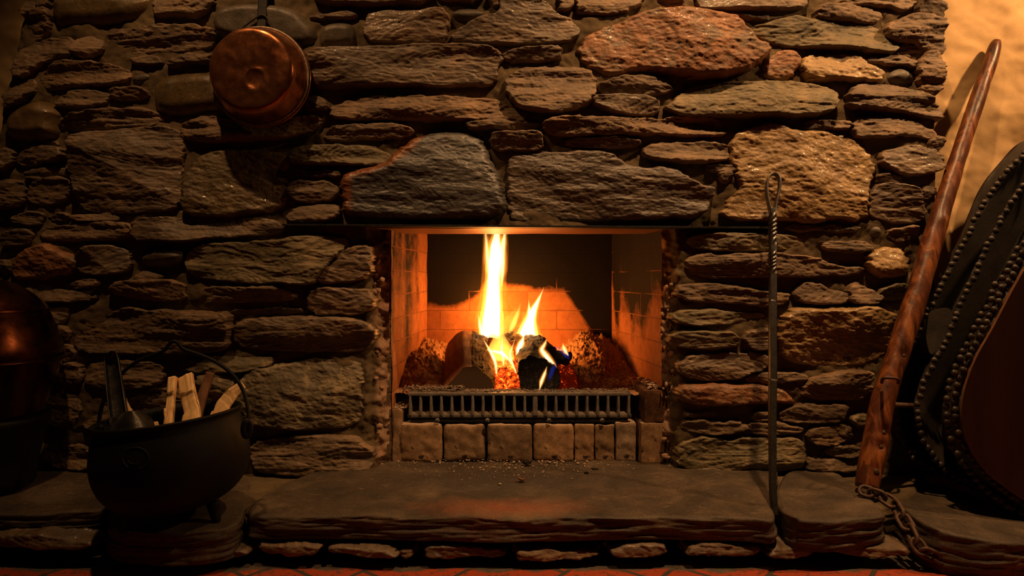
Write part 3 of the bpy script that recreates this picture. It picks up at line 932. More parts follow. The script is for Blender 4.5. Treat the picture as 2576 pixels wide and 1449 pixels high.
# mortar bed between the stones, with the opening left out
xa, xb = P(-90, 0, 0)[0], P(2362, 0, 0)[0]
za, zb = 0.09, P(0, -90, 0)[2]
g = 0.005
X, Z = np.meshgrid(np.arange(xa, xb, g), np.arange(za, zb, g), indexing='ij')
PXX = CX + X * FPX / DIST; PYY = CY - (Z - EYE) * FPX / DIST
lump = fbm(X * 40, Z * 40, 0, 5, 5)
Y = -0.011 + fbm(X * 10, Z * 14, 0, 3, 4) * 0.016 + fbm(X * 60, Z * 60, 0, 9, 3) * 0.004
jl = sstep(915, 972, PXX) * (PXX < 1300) * (PYY > 575)
jr = (1 - sstep(1672, 1712, PXX)) * (PXX > 1300) * (PYY > 575)
jm = np.clip(jl + jr, 0, 1)
Y = Y + jm * 0.055 + jm * lump * 0.022 + np.where((jm > 0.02), lump * 0.014, 0)
hole = (PXX > 974 + lump * 8) & (PXX < 1670 + lump * 8) & (PYY > 572)
Y = np.where(PXX > 2345, Y + ((PXX - 2345) / 17.0) ** 2 * 0.09, Y)
edgeL = np.interp(PYY, [-90, 0, 250, 420, 1200], [70, 62, 5, -25, -60])
Y = np.where(PXX < edgeL + 20, Y + ((edgeL + 20 - PXX) / 22.0) ** 2 * 0.06, Y)
Y = np.clip(Y, -0.05, 0.14)
V = np.stack([X, Y, Z], -1).reshape(-1, 3)
F = grid_faces(*X.shape, mask=~hole)
used = np.unique(F); jat = np.clip(jl * (PYY > 640) * 0.85 + jr * 0.7, 0, 1).reshape(-1)[used]
V, F = compact(V, F)
o = mesh_obj('mortar', V, [F[:, ::-1]], M_MORTAR, wall)
at = o.data.attributes.new('jamb', 'FLOAT', 'POINT'); at.data.foreach_set('value', jat.astype(np.float32))
# rubble broken out of the two jambs
gs = []
rs = np.random.RandomState(3)
for n in range(260):
    left = n % 2 == 0
    py = rs.uniform(650, 1165); px = rs.normal(938, 11) if left else rs.normal(1698, 11)
    rr = rs.uniform(0.003, 0.009)
    c = np.array(P(px, py, 0.02 + rs.uniform(-0.01, 0.02)))
    bm = bmesh.new(); bmesh.ops.create_icosphere(bm, subdivisions=1, radius=1)
    v = np.array([q.co[:] for q in bm.verts]); f = np.array([[w.index for w in q.verts] for q in bm.faces]); bm.free()
    v = v * (1 + fbm(v[:, 0] * 1.6 + n, v[:, 1] * 1.6, v[:, 2] * 1.6, n, 3)[:, None] * 0.9)
    v = np.sign(v) * np.abs(v) ** 0.7 * rr * rs.uniform(0.5, 1.6, 3) + c
    gs.append((v, [f]))
V, Fs = join_geo(gs)
o = mesh_obj('jamb_rubble', V, Fs, M_MORTAR, wall, smooth=False); o['kind'] = 'stuff'
at = o.data.attributes.new('jamb', 'FLOAT', 'POINT'); at.data.foreach_set('value', np.full(len(V), 0.9, np.float32))

# ------------------------------------------------------------------ plaster walls, floor


def plaster(name, x0, x1, y, seed, label, zmax=1.85):
    g = 0.008
    X, Z = np.meshgrid(np.arange(x0, x1, g), np.arange(0, zmax, g), indexing='ij')
    u = X * 0.8 + Z * 0.6; v = -X * 0.6 + Z * 0.8
    Y = y + fbm(X * 4, Z * 4, 0, seed, 4) * 0.03 + fbm(X * 16, Z * 22, 0, seed + 9, 5) * 0.006 + strata(u * 7 + fbm(X * 4, Z * 4, 0, seed + 2, 2) * 2.2, v * 3, seed + 4, 0.12) * 0.005 + strata(v * 6 + fbm(X * 5, Z * 5, 0, seed + 7, 2) * 2.5, u * 4, seed + 5, 0.10) * 0.004
    o = mesh_obj(name, np.stack([X, Y, Z], -1).reshape(-1, 3), [grid_faces(*X.shape)[:, ::-1]], M_PLASTER)
    return tag(o, label, 'wall', kind='structure')


plaster('wall_right', P(2335, 0, 0.1)[0], 2.5, 0.11, 11, 'golden trowelled plaster wall behind the leaning wooden staff')
plaster('wall_left', -2.6, P(95, 0, 0.1)[0], 0.11, 23, 'dark trowelled plaster strip at the left edge beside the stones')
V = np.array([[-2.6, -2.6, 0], [2.6, -2.6, 0], [2.6, 0.2, 0], [-2.6, 0.2, 0]])
tag(mesh_obj('floor', V, [np.array([[0, 1, 2, 3]])], M_FLOOR), 'red clay tile floor with dark joints in front of the hearth', 'floor', kind='structure')

# ------------------------------------------------------------------ hearth
hearth = thing('trim_1', (0.0, -0.2, 0.0), 'raised hearth of broad dark slate slabs on a course of low stones', 'hearth', kind='structure')
bed = [H(-120, 1272, 0.1), H(600, 1270, 0.1), H(1300, 1270, 0.1), H(2000, 1272, 0.1), H(2230, 1280, 0.1), H(2330, 1230, 0.1), H(2330, 1130, 0.1), H(1300, 1100, 0.1), H(-150, 1130, 0.1)]
o = mesh_obj('mortar_bed', *slab_geo(bed, 0.0, 0.1, 77, 0.006, 0.03, 0.006, step=0.012), M_MORTAR, hearth)
slabs = [
    ('hearth_slab', [(660, 1243), (628, 1272), (622, 1292), (700, 1300), (900, 1297), (1100, 1302), (1300, 1305), (1500, 1301), (1700, 1299), (1900, 1302), (1948, 1312), (1952, 1292), (1932, 1255), (1955, 1205), (1960, 1160), (1700, 1130), (960, 1130), (900, 1165), (760, 1190)], 0.062, 0.12, 5, (0, 0), 'long sooty central slab in front of the grate'),
    ('hearth_slab', [(1978, 1306), (2060, 1313), (2150, 1306), (2215, 1300), (2226, 1290), (2190, 1250), (2130, 1205), (2100, 1178), (1985, 1178), (1957, 1215), (1953, 1262)], 0.045, 0.12, 6, (-0.02, 0), None),
    ('hearth_slab', [(2330, 1345), (2420, 1362), (2520, 1370), (2600, 1358), (2640, 1300), (2480, 1240), (2300, 1195), (2255, 1190), (2218, 1225), (2240, 1270), (2290, 1312)], 0.0, 0.085, 7, (-0.10, 0), None),
    ('hearth_slab', [(-100, 1292), (60, 1293), (180, 1287), (268, 1283), (285, 1250), (280, 1185), (-100, 1185)], 0.05, 0.118, 8, (0.0, 0), None),
    ('hearth_slab', [(268, 1330), (400, 1345), (540, 1338), (612, 1318), (618, 1260), (640, 1185), (290, 1185), (272, 1290)], 0.028, 0.105, 9, (0.0, 0), None),
]
for nm, pp, z0, z1, sd, tl, lb in slabs:
    o = mesh_obj(nm, *slab_geo([H(a, b, z1) for a, b in pp], z0, z1, sd, tilt=tl), M_HEARTH, hearth)
    if lb: o['label'] = lb
LOW = '''640,1372 700,1364 790,1366 812,1378 800,1394 720,1400 650,1398
822,1376 850,1368 930,1372 990,1376 1002,1390 980,1398 860,1396 825,1390
1000,1385 1040,1380 1042,1405 1010,1412 995,1400
1060,1385 1090,1370 1180,1372 1270,1378 1278,1398 1200,1404 1100,1402 1065,1398
1294,1382 1330,1376 1420,1378 1508,1384 1512,1400 1480,1406 1350,1408 1300,1402
1525,1382 1560,1370 1640,1368 1678,1375 1675,1395 1600,1400 1540,1398
1725,1388 1745,1368 1820,1364 1900,1372 1915,1386 1890,1400 1800,1400 1735,1400
1925,1380 1940,1368 1990,1372 2040,1380 2045,1396 1980,1402 1930,1400
2060,1385 2085,1372 2160,1370 2240,1368 2290,1378 2275,1395 2200,1400 2120,1398
-40,1348 60,1340 200,1350 240,1362 230,1380 120,1380 -40,1372
262,1365 330,1358 420,1368 440,1386 350,1392 280,1388
455,1380 500,1372 590,1374 625,1384 615,1400 540,1406 470,1400'''
for i, ln in enumerate(LOW.splitlines()):
    px = [tuple(float(v) for v in q.split(',')) for q in ln.split()]
    V, F = stone_geo('s', 35, px, 4000 + 13 * i, y0=-0.412)
    c = V.mean(0)
    o = mesh_obj('base_stone', V - c, [F], MS['f'] if i % 2 else MS['s']); o.location = c
    o.parent = hearth; o.matrix_parent_inverse = Matrix.Translation(-hearth.location)

# ------------------------------------------------------------------ firebox
fbx = thing('trim_2', (0.05, 0.35, 0.3), 'brick-lined firebox opening with soot-blackened back', 'firebox', kind='structure')
YF, YB = 0.06, 0.63
FL = (-303 * (YF + DIST) / FPX, YF); FR = (380 * (YF + DIST) / FPX, YF)
BL = (-214 * (YB + DIST) / FPX, YB); BR = (252 * (YB + DIST) / FPX, YB)


def brick_wall(name, a, b, z0, z1, sootf, seed, u0=0.0):
    L = math.hypot(b[0] - a[0], b[1] - a[1]); g = 0.009
    U, Z = np.meshgrid(np.linspace(0, L, int(L / g) + 1), np.linspace(z0, z1, int((z1 - z0) / g) + 1), indexing='ij')
    nx, ny = -(b[1] - a[1]) / L, (b[0] - a[0]) / L
    off = fbm(U * 6, Z * 6, 0, seed, 3) * 0.006
    X = a[0] + (b[0] - a[0]) * U / L + nx * off; Y = a[1] + (b[1] - a[1]) * U / L + ny * off
    o = mesh_obj(name, np.stack([X, Y, Z], -1).reshape(-1, 3), [grid_faces(*U.shape)], M_FBRICK, fbx)
    me = o.data
    uv = me.uv_layers.new(name='UVMap')
    li = np.zeros(len(me.loops), np.int32); me.loops.foreach_get('vertex_index', li)
    co = np.stack([U.reshape(-1) + u0, Z.reshape(-1) - 0.567 + 7 * 0.0755 + 0.001], -1)[li]
    uv.data.foreach_set('uv', co.reshape(-1).astype(np.float32))
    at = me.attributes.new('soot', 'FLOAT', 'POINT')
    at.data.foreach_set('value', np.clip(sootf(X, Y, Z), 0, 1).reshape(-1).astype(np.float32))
    return o


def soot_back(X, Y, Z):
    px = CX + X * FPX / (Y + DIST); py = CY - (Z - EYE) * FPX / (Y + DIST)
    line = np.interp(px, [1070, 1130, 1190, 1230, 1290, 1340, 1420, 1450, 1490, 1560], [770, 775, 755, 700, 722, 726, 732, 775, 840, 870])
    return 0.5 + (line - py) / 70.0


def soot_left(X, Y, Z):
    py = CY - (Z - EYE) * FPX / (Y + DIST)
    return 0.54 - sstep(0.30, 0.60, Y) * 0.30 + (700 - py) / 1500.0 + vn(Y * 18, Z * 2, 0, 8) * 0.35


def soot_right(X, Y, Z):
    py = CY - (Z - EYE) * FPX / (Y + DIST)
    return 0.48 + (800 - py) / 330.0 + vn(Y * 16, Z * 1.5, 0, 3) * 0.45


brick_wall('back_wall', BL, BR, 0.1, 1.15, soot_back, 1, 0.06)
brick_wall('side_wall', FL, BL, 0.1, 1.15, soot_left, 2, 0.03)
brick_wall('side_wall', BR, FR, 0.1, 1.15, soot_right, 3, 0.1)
for s, (fx, fy), name in ((-1, FL, 'jamb'), (1, FR, 'jamb')):
    z = 0.11; gs = []
    k = 0
    while z < 0.86:
        gs.append(rbox_geo((fx + s * 0.030, fy + 0.03, z + 0.0365), (0.060, 0.06, 0.0752), 0.003, (6, 6, 8), 0.0025, 40, 50 + k)); z += 0.0755; k += 1
    mesh_obj(name, *join_geo(gs), M_LBRICK, fbx)
V, F = rbox_geo((0.05, 0.42, 1.13), (1.0, 0.5, 0.03), 0.004, (2, 2, 2))
mesh_obj('chimney_throat', V, F, M_CHAR, fbx)

# steel lintel across the opening
zl = P(0, 573, -0.03)[2]
lintel = thing('trim_3', (0.05, 0.0, zl), 'thin rusty steel lintel bar under the big slate stones', 'lintel', kind='structure')
x0, x1 = P(712, 0, -0.03)[0], P(1945, 0, -0.03)[0]
mesh_obj('front_flange', *rbox_geo(((x0 + x1) / 2, -0.02, zl + 0.0035), (x1 - x0, 0.05, 0.007), 0.002, (60, 2, 2), 0.001, 20, 4, mod=lambda v: v + np.stack([0 * v[:, 0], 0 * v[:, 0], -v[:, 0] * 0.006], -1)), M_SOOTSTEEL, lintel)
x0, x1 = P(935, 0, 0.02)[0], P(1712, 0, 0.02)[0]
mesh_obj('soffit_plate', *rbox_geo(((x0 + x1) / 2, 0.12, zl + 0.004), (x1 - x0, 0.26, 0.010), 0.003, (60, 10, 2), 0.002, 12, 8), M_LINTEL, lintel)

# ------------------------------------------------------------------ grate, loose bricks, ash
GX0, GX1 = P(1026, 0, 0.075)[0], P(1588, 0, 0.075)[0]
gz1, gz0 = P(0, 988, 0.07)[2], P(0, 1051, 0.07)[2]
grate = thing('fire_grate', ((GX0 + GX1) / 2, 0.1, gz0), 'cast iron fire grate front with upright bars holding back the fire', 'grate')
W = GX1 - GX0; gc = (GX0 + GX1) / 2
mesh_obj('top_rail', *rbox_geo((gc, 0.098, gz1 - 0.005), (W, 0.062, 0.011), 0.003, (80, 8, 3), 0.003, 30, 2), M_GRATE, grate)
mesh_obj('bottom_rail', *rbox_geo((gc, 0.075, gz0 + 0.006), (W, 0.016, 0.013), 0.003, (60, 4, 4), 0.0015, 30, 3), M_GRATE, grate)
mesh_obj('ash_ledge', *rbox_geo((gc, 0.092, gz0 + 0.016), (W - 0.01, 0.044, 0.008), 0.002, (60, 6, 2), 0.004, 60, 6, mod=lambda v: v + np.stack([0 * v[:, 0], 0 * v[:, 0], v[:, 1] * 0.5], -1)), M_ASH, grate)
mesh_obj('back_plate', *rbox_geo((gc, 0.142, (gz0 + gz1) / 2), (W, 0.008, gz1 - gz0), 0.002, (20, 2, 6), 0.002, 20, 9), M_SOOTSTEEL, grate)
for k in range(22):
    x = GX0 + 0.008 + (W - 0.016) * k / 21
    wd = 0.016 if k == 12 else 0.0095
    def tap(v, wd=wd): 
        t = (v[:, 2] / (gz1 - gz0) + 0.5)
        return np.stack([v[:, 0] * (1.15 - 0.3 * t), v[:, 1] * (1.0 + 0.5 * (1 - t)), v[:, 2]], -1)
    mesh_obj('bar', *rbox_geo((x, 0.078, (gz0 + gz1) / 2), (wd, 0.02, gz1 - gz0 - 0.014), 0.003, (4, 4, 10), 0.0015, 60, 20 + k, mod=tap), M_GRATE, grate)
for px in (1100, 1226, 1381, 1515):
    c = P(px, 1058, 0.058)
    prof = [(0, -0.0035), (0.004, -0.0033), (0.0066, -0.0012), (0.0072, 0.001), (0.0072, 0.004), (0, 0.004)]
    b = mesh_obj('bolt', *lathe_geo(prof, 20, c, 'y'), M_GRATE, grate)
    mesh_obj('slot', *rbox_geo((0, 0, 0), (0.0125, 0.0012, 0.0014), 0.0003, (2, 2, 2), mod=lambda v, c=c: np.stack([v[:, 0] * .8 - v[:, 2] * .6, v[:, 1] - 0.0036, v[:, 0] * .6 + v[:, 2] * .8], -1) + np.asarray(c)), M_SOOTSTEEL, b)
mesh_obj('bracket', *rbox_geo((gc, 0.085, gz0 - 0.008), (W * 0.97, 0.03, 0.014), 0.002, (40, 3, 3), 0.001), M_SOOTSTEEL, grate)

BR_G = 'loose fire bricks under the grate'
def brick(x0, x1, y0p, y1p, yf, dep, label, seed, rnd=0.008, group=BR_G, zb=None):
    a = P(x0, y0p, yf); b = P(x1, y1p, yf)
    zb = b[2] if zb is None else zb
    c = ((a[0] + b[0]) / 2, yf + dep / 2, (a[2] + zb) / 2); s = (b[0] - a[0], dep, a[2] - zb)
    V, F = rbox_geo((0, 0, 0), s, rnd, (max(8, int(s[0] / 0.006)), 10, max(10, int(s[2] / 0.006))), 0.006, 35, seed)
    o = mesh_obj('fire_brick', V, F, M_LBRICK); o.location = c
    return tag(o, label, 'brick', group)


ZH = 0.117
brick(1005, 1111, 1066, 1152, 0.055, 0.11, 'square buff fire brick with black pock marks, leftmost under the grate', 1, 0.012, zb=ZH)
brick(1115, 1219, 1066, 1148, 0.065, 0.11, 'brown fire brick with a pale scratched streak, ash along its top', 2, 0.014, zb=ZH)
brick(1226, 1339, 1068, 1150, 0.062, 0.11, 'widest rough pitted brown fire brick near the middle of the row', 3, 0.010, zb=ZH)
brick(1342, 1444, 1067, 1150, 0.060, 0.11, 'orange fire brick with a chipped lower right corner', 4, 0.012, zb=ZH)
brick(1446, 1496, 1068, 1150, 0.064, 0.11, 'plain narrow brown fire brick touching the chipped orange one', 5, 0.006, zb=ZH)
brick(1497, 1546, 1069, 1150, 0.064, 0.11, 'narrow brown fire brick with a round notch in its top edge', 6, 0.006, zb=ZH)
brick(1549, 1601, 1064, 1150, 0.060, 0.11, 'pale pinkish upright fire brick with fine cracks', 7, 0.006, zb=ZH)
zbt = P(0, 1064, 0.04)[2]
brick(1612, 1672, 1064, 1164, 0.032, 0.16, 'tilted brown upright fire brick at the right end of the row', 8, 0.006, zb=ZH)
brick(1620, 1676, 982, 1060, 0.035, 0.24, 'blackened brick lying on the right end brick, ash on top', 9, 0.005, 'bricks flanking the grate', zb=zbt + 0.001).data.materials[0] = simple('blackened_brick', (0.012, 0.007, 0.004), (0.17, 0.075, 0.035), 0.85, 0, 22, 0.9, 0.004, 80, 0.2)
brick(986, 1012, 1030, 1152, 0.060, 0.22, 'dark narrow brick on edge between grate and left jamb', 10, 0.004, 'bricks flanking the grate', zb=ZH)

# ash bed
g = 0.0035
X, Y = np.meshgrid(np.arange(-0.372, 0.462, g), np.arange(0.10, 0.64, g), indexing='ij')
hl = np.exp(-(((X + 0.335) / 0.13) ** 2)) * sstep(0.10, 0.34, Y) * 0.095
hr = np.exp(-(((X - 0.30) / 0.15) ** 2)) * sstep(0.15, 0.50, Y) * 0.115
hb = sstep(0.35, 0.6, Y) * 0.03
lump = fbm(X * 34, Y * 34, 0, 4, 5, 0.6)
lm = np.abs(fbm(X * 75, Y * 75, 0, 8, 4, 0.6))
Z = 0.320 + hl + hr + hb + lump * (0.010 + 0.07 * (hl + hr)) + lm * (0.010 + 0.16 * (hl + hr))
V = np.stack([X, Y, Z], -1).reshape(-1, 3)
F = grid_faces(*X.shape)
tag(mesh_obj('ash_heap', V, [F], M_REDASH), 'lumpy scorched ash banked against both sides of the firebox behind the logs', 'ash', kind='stuff')


def crumbs(name, n, fn, mat, label, cat, seed, rmin=0.0015, rmax=0.005):
    rs = np.random.RandomState(seed); gs = []
    bm = bmesh.new(); bmesh.ops.create_icosphere(bm, subdivisions=1, radius=1)
    v0 = np.array([q.co[:] for q in bm.verts]); f0 = np.array([[w.index for w in q.verts] for q in bm.faces]); bm.free()
    for k in range(n):
        c = fn(rs); r = rmin + (rmax - rmin) * rs.rand() ** 3
        v = v0 * (1 + rs.uniform(-0.35, 0.35, (len(v0), 1))) * r * rs.uniform(0.5, 1.4, 3)
        v[:, 2] *= 0.5
        gs.append((v + np.asarray(c) + np.array([0, 0, r * 0.3]), [f0]))
    V, Fs = join_geo(gs)
    return tag(mesh_obj(name, V, Fs, mat, smooth=False), label, cat, kind='stuff')


def on_grate(rs):
    x = rs.choice([rs.uniform(GX0 - 0.02, -0.04), rs.uniform(GX0, GX1)])
    return (x, 0.075 + 0.06 * rs.rand() ** 0.7, gz1 + 0.001 + (0.012 * rs.rand() if x < -0.15 else 0))


crumbs('ash_flakes', 1600, on_grate, M_ASH, 'pale ash flakes lying along the top rail of the grate', 'ash', 5, 0.0012, 0.0055)


def on_brick(rs):
    x = P(rs.uniform(1624, 1672), 0, 0.1)[0]
    return (x, rs.uniform(0.05, 0.25), P(0, 982, 0.035)[2] + rs.rand() * 0.012)


crumbs('brick_ash', 260, on_brick, M_CRUMB, 'pale ash piled on the blackened right brick', 'ash', 6, 0.003, 0.008)


def on_left(rs):
    t = rs.rand()
    return (P(988 + 40 * rs.rand(), 0, 0.1)[0], 0.07 + 0.2 * t, P(0, 1030, 0.06)[2] + 0.001 + 0.05 * t * rs.rand())


crumbs('corner_ash', 420, on_left, M_CRUMB, 'grey ash spilled over the brick at the left end of the grate', 'ash', 7, 0.002, 0.007)


def on_hearth(rs):
    if rs.rand() < 0.75:
        px, py = rs.normal(1300, 170), 1150 + abs(rs.normal(0, 9))
    else:
        px, py = rs.normal(1290, 150), 1160 + abs(rs.normal(0, 24))
    x, y = H(px, py, 0.122)
    return (x, y, 0.1225)


crumbs('ash_crumbs', 900, on_hearth, M_CRUMB, 'fine pale ash crumbs scattered on the hearth slab under the bricks', 'ash crumbs', 8, 0.001, 0.0045)

CHIPS = [(1310, 1148, 0.016, 0.8, 'charcoal chip leaning on the widest fire brick', 'c'), (1325, 1168, 0.010, 1.0, 'small black charcoal lump just below the ash line', 'c'),
         (1519, 1147, 0.017, 0.7, 'flaky grey charcoal piece under the notched brick', 'c'), (1475, 1191, 0.0055, 1, 'tiny black charcoal nub out on the slab', 'c'),
         (1313, 1210, 0.011, 0.6, 'curled wood chip lying alone nearest the slab edge', 'w'), (1445, 1150, 0.009, 0.9, 'grey charcoal crumb below the chipped orange brick', 'c'),
         (1496, 1180, 0.008, 0.5, 'thin twig of charcoal on the slab right of centre', 'c')]
for k, (px, py, r, e, lb, kd) in enumerate(CHIPS):
    x, y = H(px, py, 0.122)
    bm = bmesh.new(); bmesh.ops.create_icosphere(bm, subdivisions=3, radius=1)
    v = np.array([q.co[:] for q in bm.verts]); f = np.array([[w.index for w in q.verts] for q in bm.faces]); bm.free()
    v = v * (1 + fbm(v[:, 0] * 2 + k, v[:, 1] * 2, v[:, 2] * 2, 60 + k, 3)[:, None] * 0.9)
    v = v * np.array([r * 1.3, r * 0.8, r * e * 0.6])
    if kd == 'w': v[:, 2] += (v[:, 0] ** 2) / r * 0.8
    o = mesh_obj('charcoal_chip' if kd == 'c' else 'wood_chip', v, [f], M_CHAR if kd == 'c' else M_BARKWOOD, smooth=False)
    o.location = (x, y, 0.122 - v[:, 2].min() - 0.002)
    tag(o, lb, 'charcoal' if kd == 'c' else 'wood chip')

# ------------------------------------------------------------------ logs


def loft(stations, n=72, sub=22, seed=0, amp=0.006, freq=45, ridge=0.0, flat=0.0):
    """stations: [(y, outline px)]; outlines start at the same corner and run the same way"""
    S = []
    for y, px in stations:
        q = resample(chaikin(np.array(px, float), 0.12, 1), n)
        S.append(np.array([P(a, b, y) for a, b in q]))
    S = np.array(S)
    t = np.linspace(0, len(S) - 1, sub); i = np.minimum(t.astype(int), len(S) - 2); f = (t - i)[:, None, None]
    V = S[i] * (1 - f) + S[i + 1] * f
    c = V.mean(1, keepdims=True)
    d = fbm(V[..., 0] * freq, V[..., 1] * freq * 0.22, V[..., 2] * freq, seed, 5, 0.6) * amp
    a = np.arange(n) / n
    if ridge: d = d + ridge * np.abs(vn(a[None] * n * 0.35, t[:, None] * 0.5, 0, seed + 3))
    d = d * (0.12 + 0.88 * sstep(flat - 0.02, flat + 0.02, a))[None]
    nn = (V - c); nn[..., 1] *= 0.1
    nn /= np.linalg.norm(nn, axis=-1, keepdims=True) + 1e-9
    V = V + nn * d[..., None]
    return V


def caps(V):
    m, n = V.shape[:2]
    def fan(ring, k=6):
        c = ring.mean(0); R = [ring * (1 - t) + c * t for t in np.linspace(0, 0.999, k)]
        return np.array(R).reshape(-1, 3), [grid_faces(k, n, wrap=True)]
    return fan(V[0]), fan(V[-1])


la = [(0.125, [(1112, 986), (1130, 965), (1148, 945), (1166, 924), (1190, 922), (1215, 936), (1236, 955), (1246, 985), (1180, 990)]),
      (0.27, [(1115, 935), (1126, 905), (1148, 880), (1164, 870), (1195, 872), (1222, 885), (1240, 905), (1248, 935), (1180, 945)]),
      (0.43, [(1120, 882), (1128, 862), (1148, 840), (1166, 831), (1192, 834), (1215, 842), (1232, 858), (1238, 885), (1180, 890)])]
V = loft(la, 160, 70, 3, 0.012, 60, 0.005, 0.31)
loga = thing('burning_log', (V[..., 0].mean(), 0.28, 0.33), 'thick split log with a cut grained end facing out, left of the fire', 'log', 'logs in the fire')
mi = np.zeros((69, 160), int); mi[:, :50] = 1
midx = np.concatenate([mi[:, :159].reshape(-1), np.zeros(69, int)])
mesh_obj('bark', V.reshape(-1, 3), [grid_faces(70, 160, wrap=True)], parent=loga, mats=[M_BARK, M_SPLIT], midx=midx)
(c1, c2) = caps(V)
c1v = c1[0] - np.array([0, 0.001, 0])
mesh_obj('cut_end', c1v, c1[1], M_END, loga)
mesh_obj('back_end', *c2, M_CHAR, loga)

lb = [(0.135, [(1308, 910), (1330, 893), (1368, 902), (1398, 925), (1410, 955), (1400, 980), (1345, 992), (1314, 988), (1304, 945)]),
      (0.40, [(1303, 858), (1330, 840), (1366, 846), (1390, 868), (1392, 890), (1385, 905), (1345, 915), (1315, 905), (1301, 880)])]
V = loft(lb, 120, 50, 9, 0.010, 50, 0.006)
logb = thing('burning_log', (V[..., 0].mean(), 0.26, 0.33), 'black cracked charred log end right of the glowing gap', 'log', 'logs in the fire')
mesh_obj('charred_wood', V.reshape(-1, 3), [grid_faces(50, 120, wrap=True)], M_CHAR, logb)
c1, c2 = caps(V)
mesh_obj('burnt_end', *c1, M_CHAR, logb); mesh_obj('back_end', *c2, M_CHAR, logb)


def log_tube(name, a, b, r0, r1, label, mat, seed):
    a, b = np.array(P(*a)), np.array(P(*b))
    t = np.linspace(0, 1, 24)[:, None]
    p = a * (1 - t) + b * t
    def nz(V, pth):
        c = pth[:, None, :]; d = fbm(V[..., 0] * 40, V[..., 1] * 40, V[..., 2] * 40, seed, 4)
        return V + (V - c) * d[..., None] * 0.7
    pr = np.array([(1, 0.1), (0.75, 0.8), (0, 1), (-0.8, 0.65), (-1, -0.2), (-0.5, -0.9), (0.4, -0.95)])
    V, F = tube_geo(p, np.linspace(r0, r1, 24), prof=resample(chaikin(pr, 0.2, 2), 36), noise=nz)
    o = mesh_obj(name, V, F, mat)
    return tag(o, label, 'log', 'logs in the fire')


log_tube('burning_log', (1296, 862, 0.42), (1428, 903, 0.26), 0.030, 0.024, 'charred branch sloping down to the right under small blue flames', M_CHAR, 4)
log_tube('burning_log', (1228, 868, 0.46), (1320, 838, 0.50), 0.034, 0.030, 'dark charred chunk at the very back behind the flames', M_CHAR, 5)
log_tube('burning_log', (1230, 862, 0.38), (1330, 872, 0.34), 0.018, 0.020, 'thin reddish stick lying across behind the two thick logs', M_SPLIT, 6)

# embers


def ember_patch(name, x0, x1, y0, y1, zf, mat, label, seed, heat, edge=0.0):
    g = 0.004
    X, Y = np.meshgrid(np.arange(x0, x1, g), np.arange(y0, y1, g), indexing='ij')
    Z = zf(X, Y) + fbm(X * 50, Y * 50, 0, seed, 4, 0.6) * 0.022
    ex = np.minimum(np.minimum(X - x0, x1 - X), np.minimum(Y - y0, y1 - Y)); Z = Z - np.maximum(np.abs(X - (x0 + x1) / 2) / ((x1 - x0) / 2), np.abs(Y - (y0 + y1) / 2) / ((y1 - y0) / 2)) ** 5 * (0.03 + edge)
    o = mesh_obj(name, np.stack([X, Y, Z], -1).reshape(-1, 3), [grid_faces(*X.shape)], mat)
    at = o.data.attributes.new('heat', 'FLOAT', 'POINT'); at.data.foreach_set('value', heat(X, Y).reshape(-1).astype(np.float32))
    return tag(o, label, 'embers', kind='stuff')


ember_patch('glowing_embers', -0.075, 0.045, 0.155, 0.42, lambda X, Y: 0.346 + (Y - 0.115) * 0.32, M_EMBER, 'yellow-white glowing ember bed in the gap between the two thick logs', 3, lambda X, Y: np.clip(0.25 + (Y - 0.12) * 6.0, 0, 1.3))
ember_patch('red_embers', 0.120, 0.225, 0.16, 0.34, lambda X, Y: 0.345 + (Y - 0.13) * 0.26, M_REDEMBER, 'red embers glowing beside the charred log end at the right', 5, lambda X, Y: np.clip(1.1 - np.abs(X - 0.15) * 11, 0, 1), 0.03)

# ------------------------------------------------------------------ flames
fire = thing('fire', P(1270, 900, 0.3), 'tall yellow-white flames leaping from the burning logs', 'fire')


def flame(pts, depth, mats=M_FL, seed=0, scales=(1.0, 0.74, 0.5), flat=0.8, label=None):
    p = np.array(pts, float)
    L = np.concatenate(([0], np.cumsum(np.hypot(np.diff(p[:, 0]), np.diff(p[:, 1])))))
    t = np.linspace(0, L[-1], 46)
    cx, cy, w = (np.interp(t, L, p[:, k]) for k in range(3))
    for k in range(3):
        cx = np.convolve(np.pad(cx, 1, 'edge'), [.25, .5, .25], 'valid'); w = np.convolve(np.pad(w, 1, 'edge'), [.25, .5, .25], 'valid')
    parent = fire
    for s, m in zip(scales, mats):
        path = np.array([P(a, b, depth) for a, b in zip(cx, cy)])
        r = 1.22 * w * s * (depth + DIST) / FPX
        tt = t / L[-1]
        if s < 1: r = r * (1 - 0.55 * sstep(0.6, 1.0, tt) * (1 - s)) ; 
        r = np.maximum(r, 0.0004)
        a = np.linspace(0, 2 * np.pi, 28, endpoint=False)
        pr = np.stack([np.cos(a) * flat, np.sin(a)], -1)
        def nz(V, pth):
            c = pth[:, None, :]
            d = 0.30 * vn(V[..., 0] * 45, V[..., 2] * 14, V[..., 1] * 45, seed) + 0.16 * vn(V[..., 0] * 110, V[..., 2] * 40, V[..., 1] * 110, seed + 4)
            return V + (V - c) * d[..., None]
        V, F = tube_geo(path, r, prof=pr, noise=nz)
        if not np.all(np.isfinite(V)): continue
        parent = mesh_obj('flame' if parent is fire else 'flame_core', V, F, m, parent if parent is fire else None, fix=True)
        if parent.parent is None:
            parent.parent = top; 
        else:
            top = parent
            if label: top['label'] = label
    return top


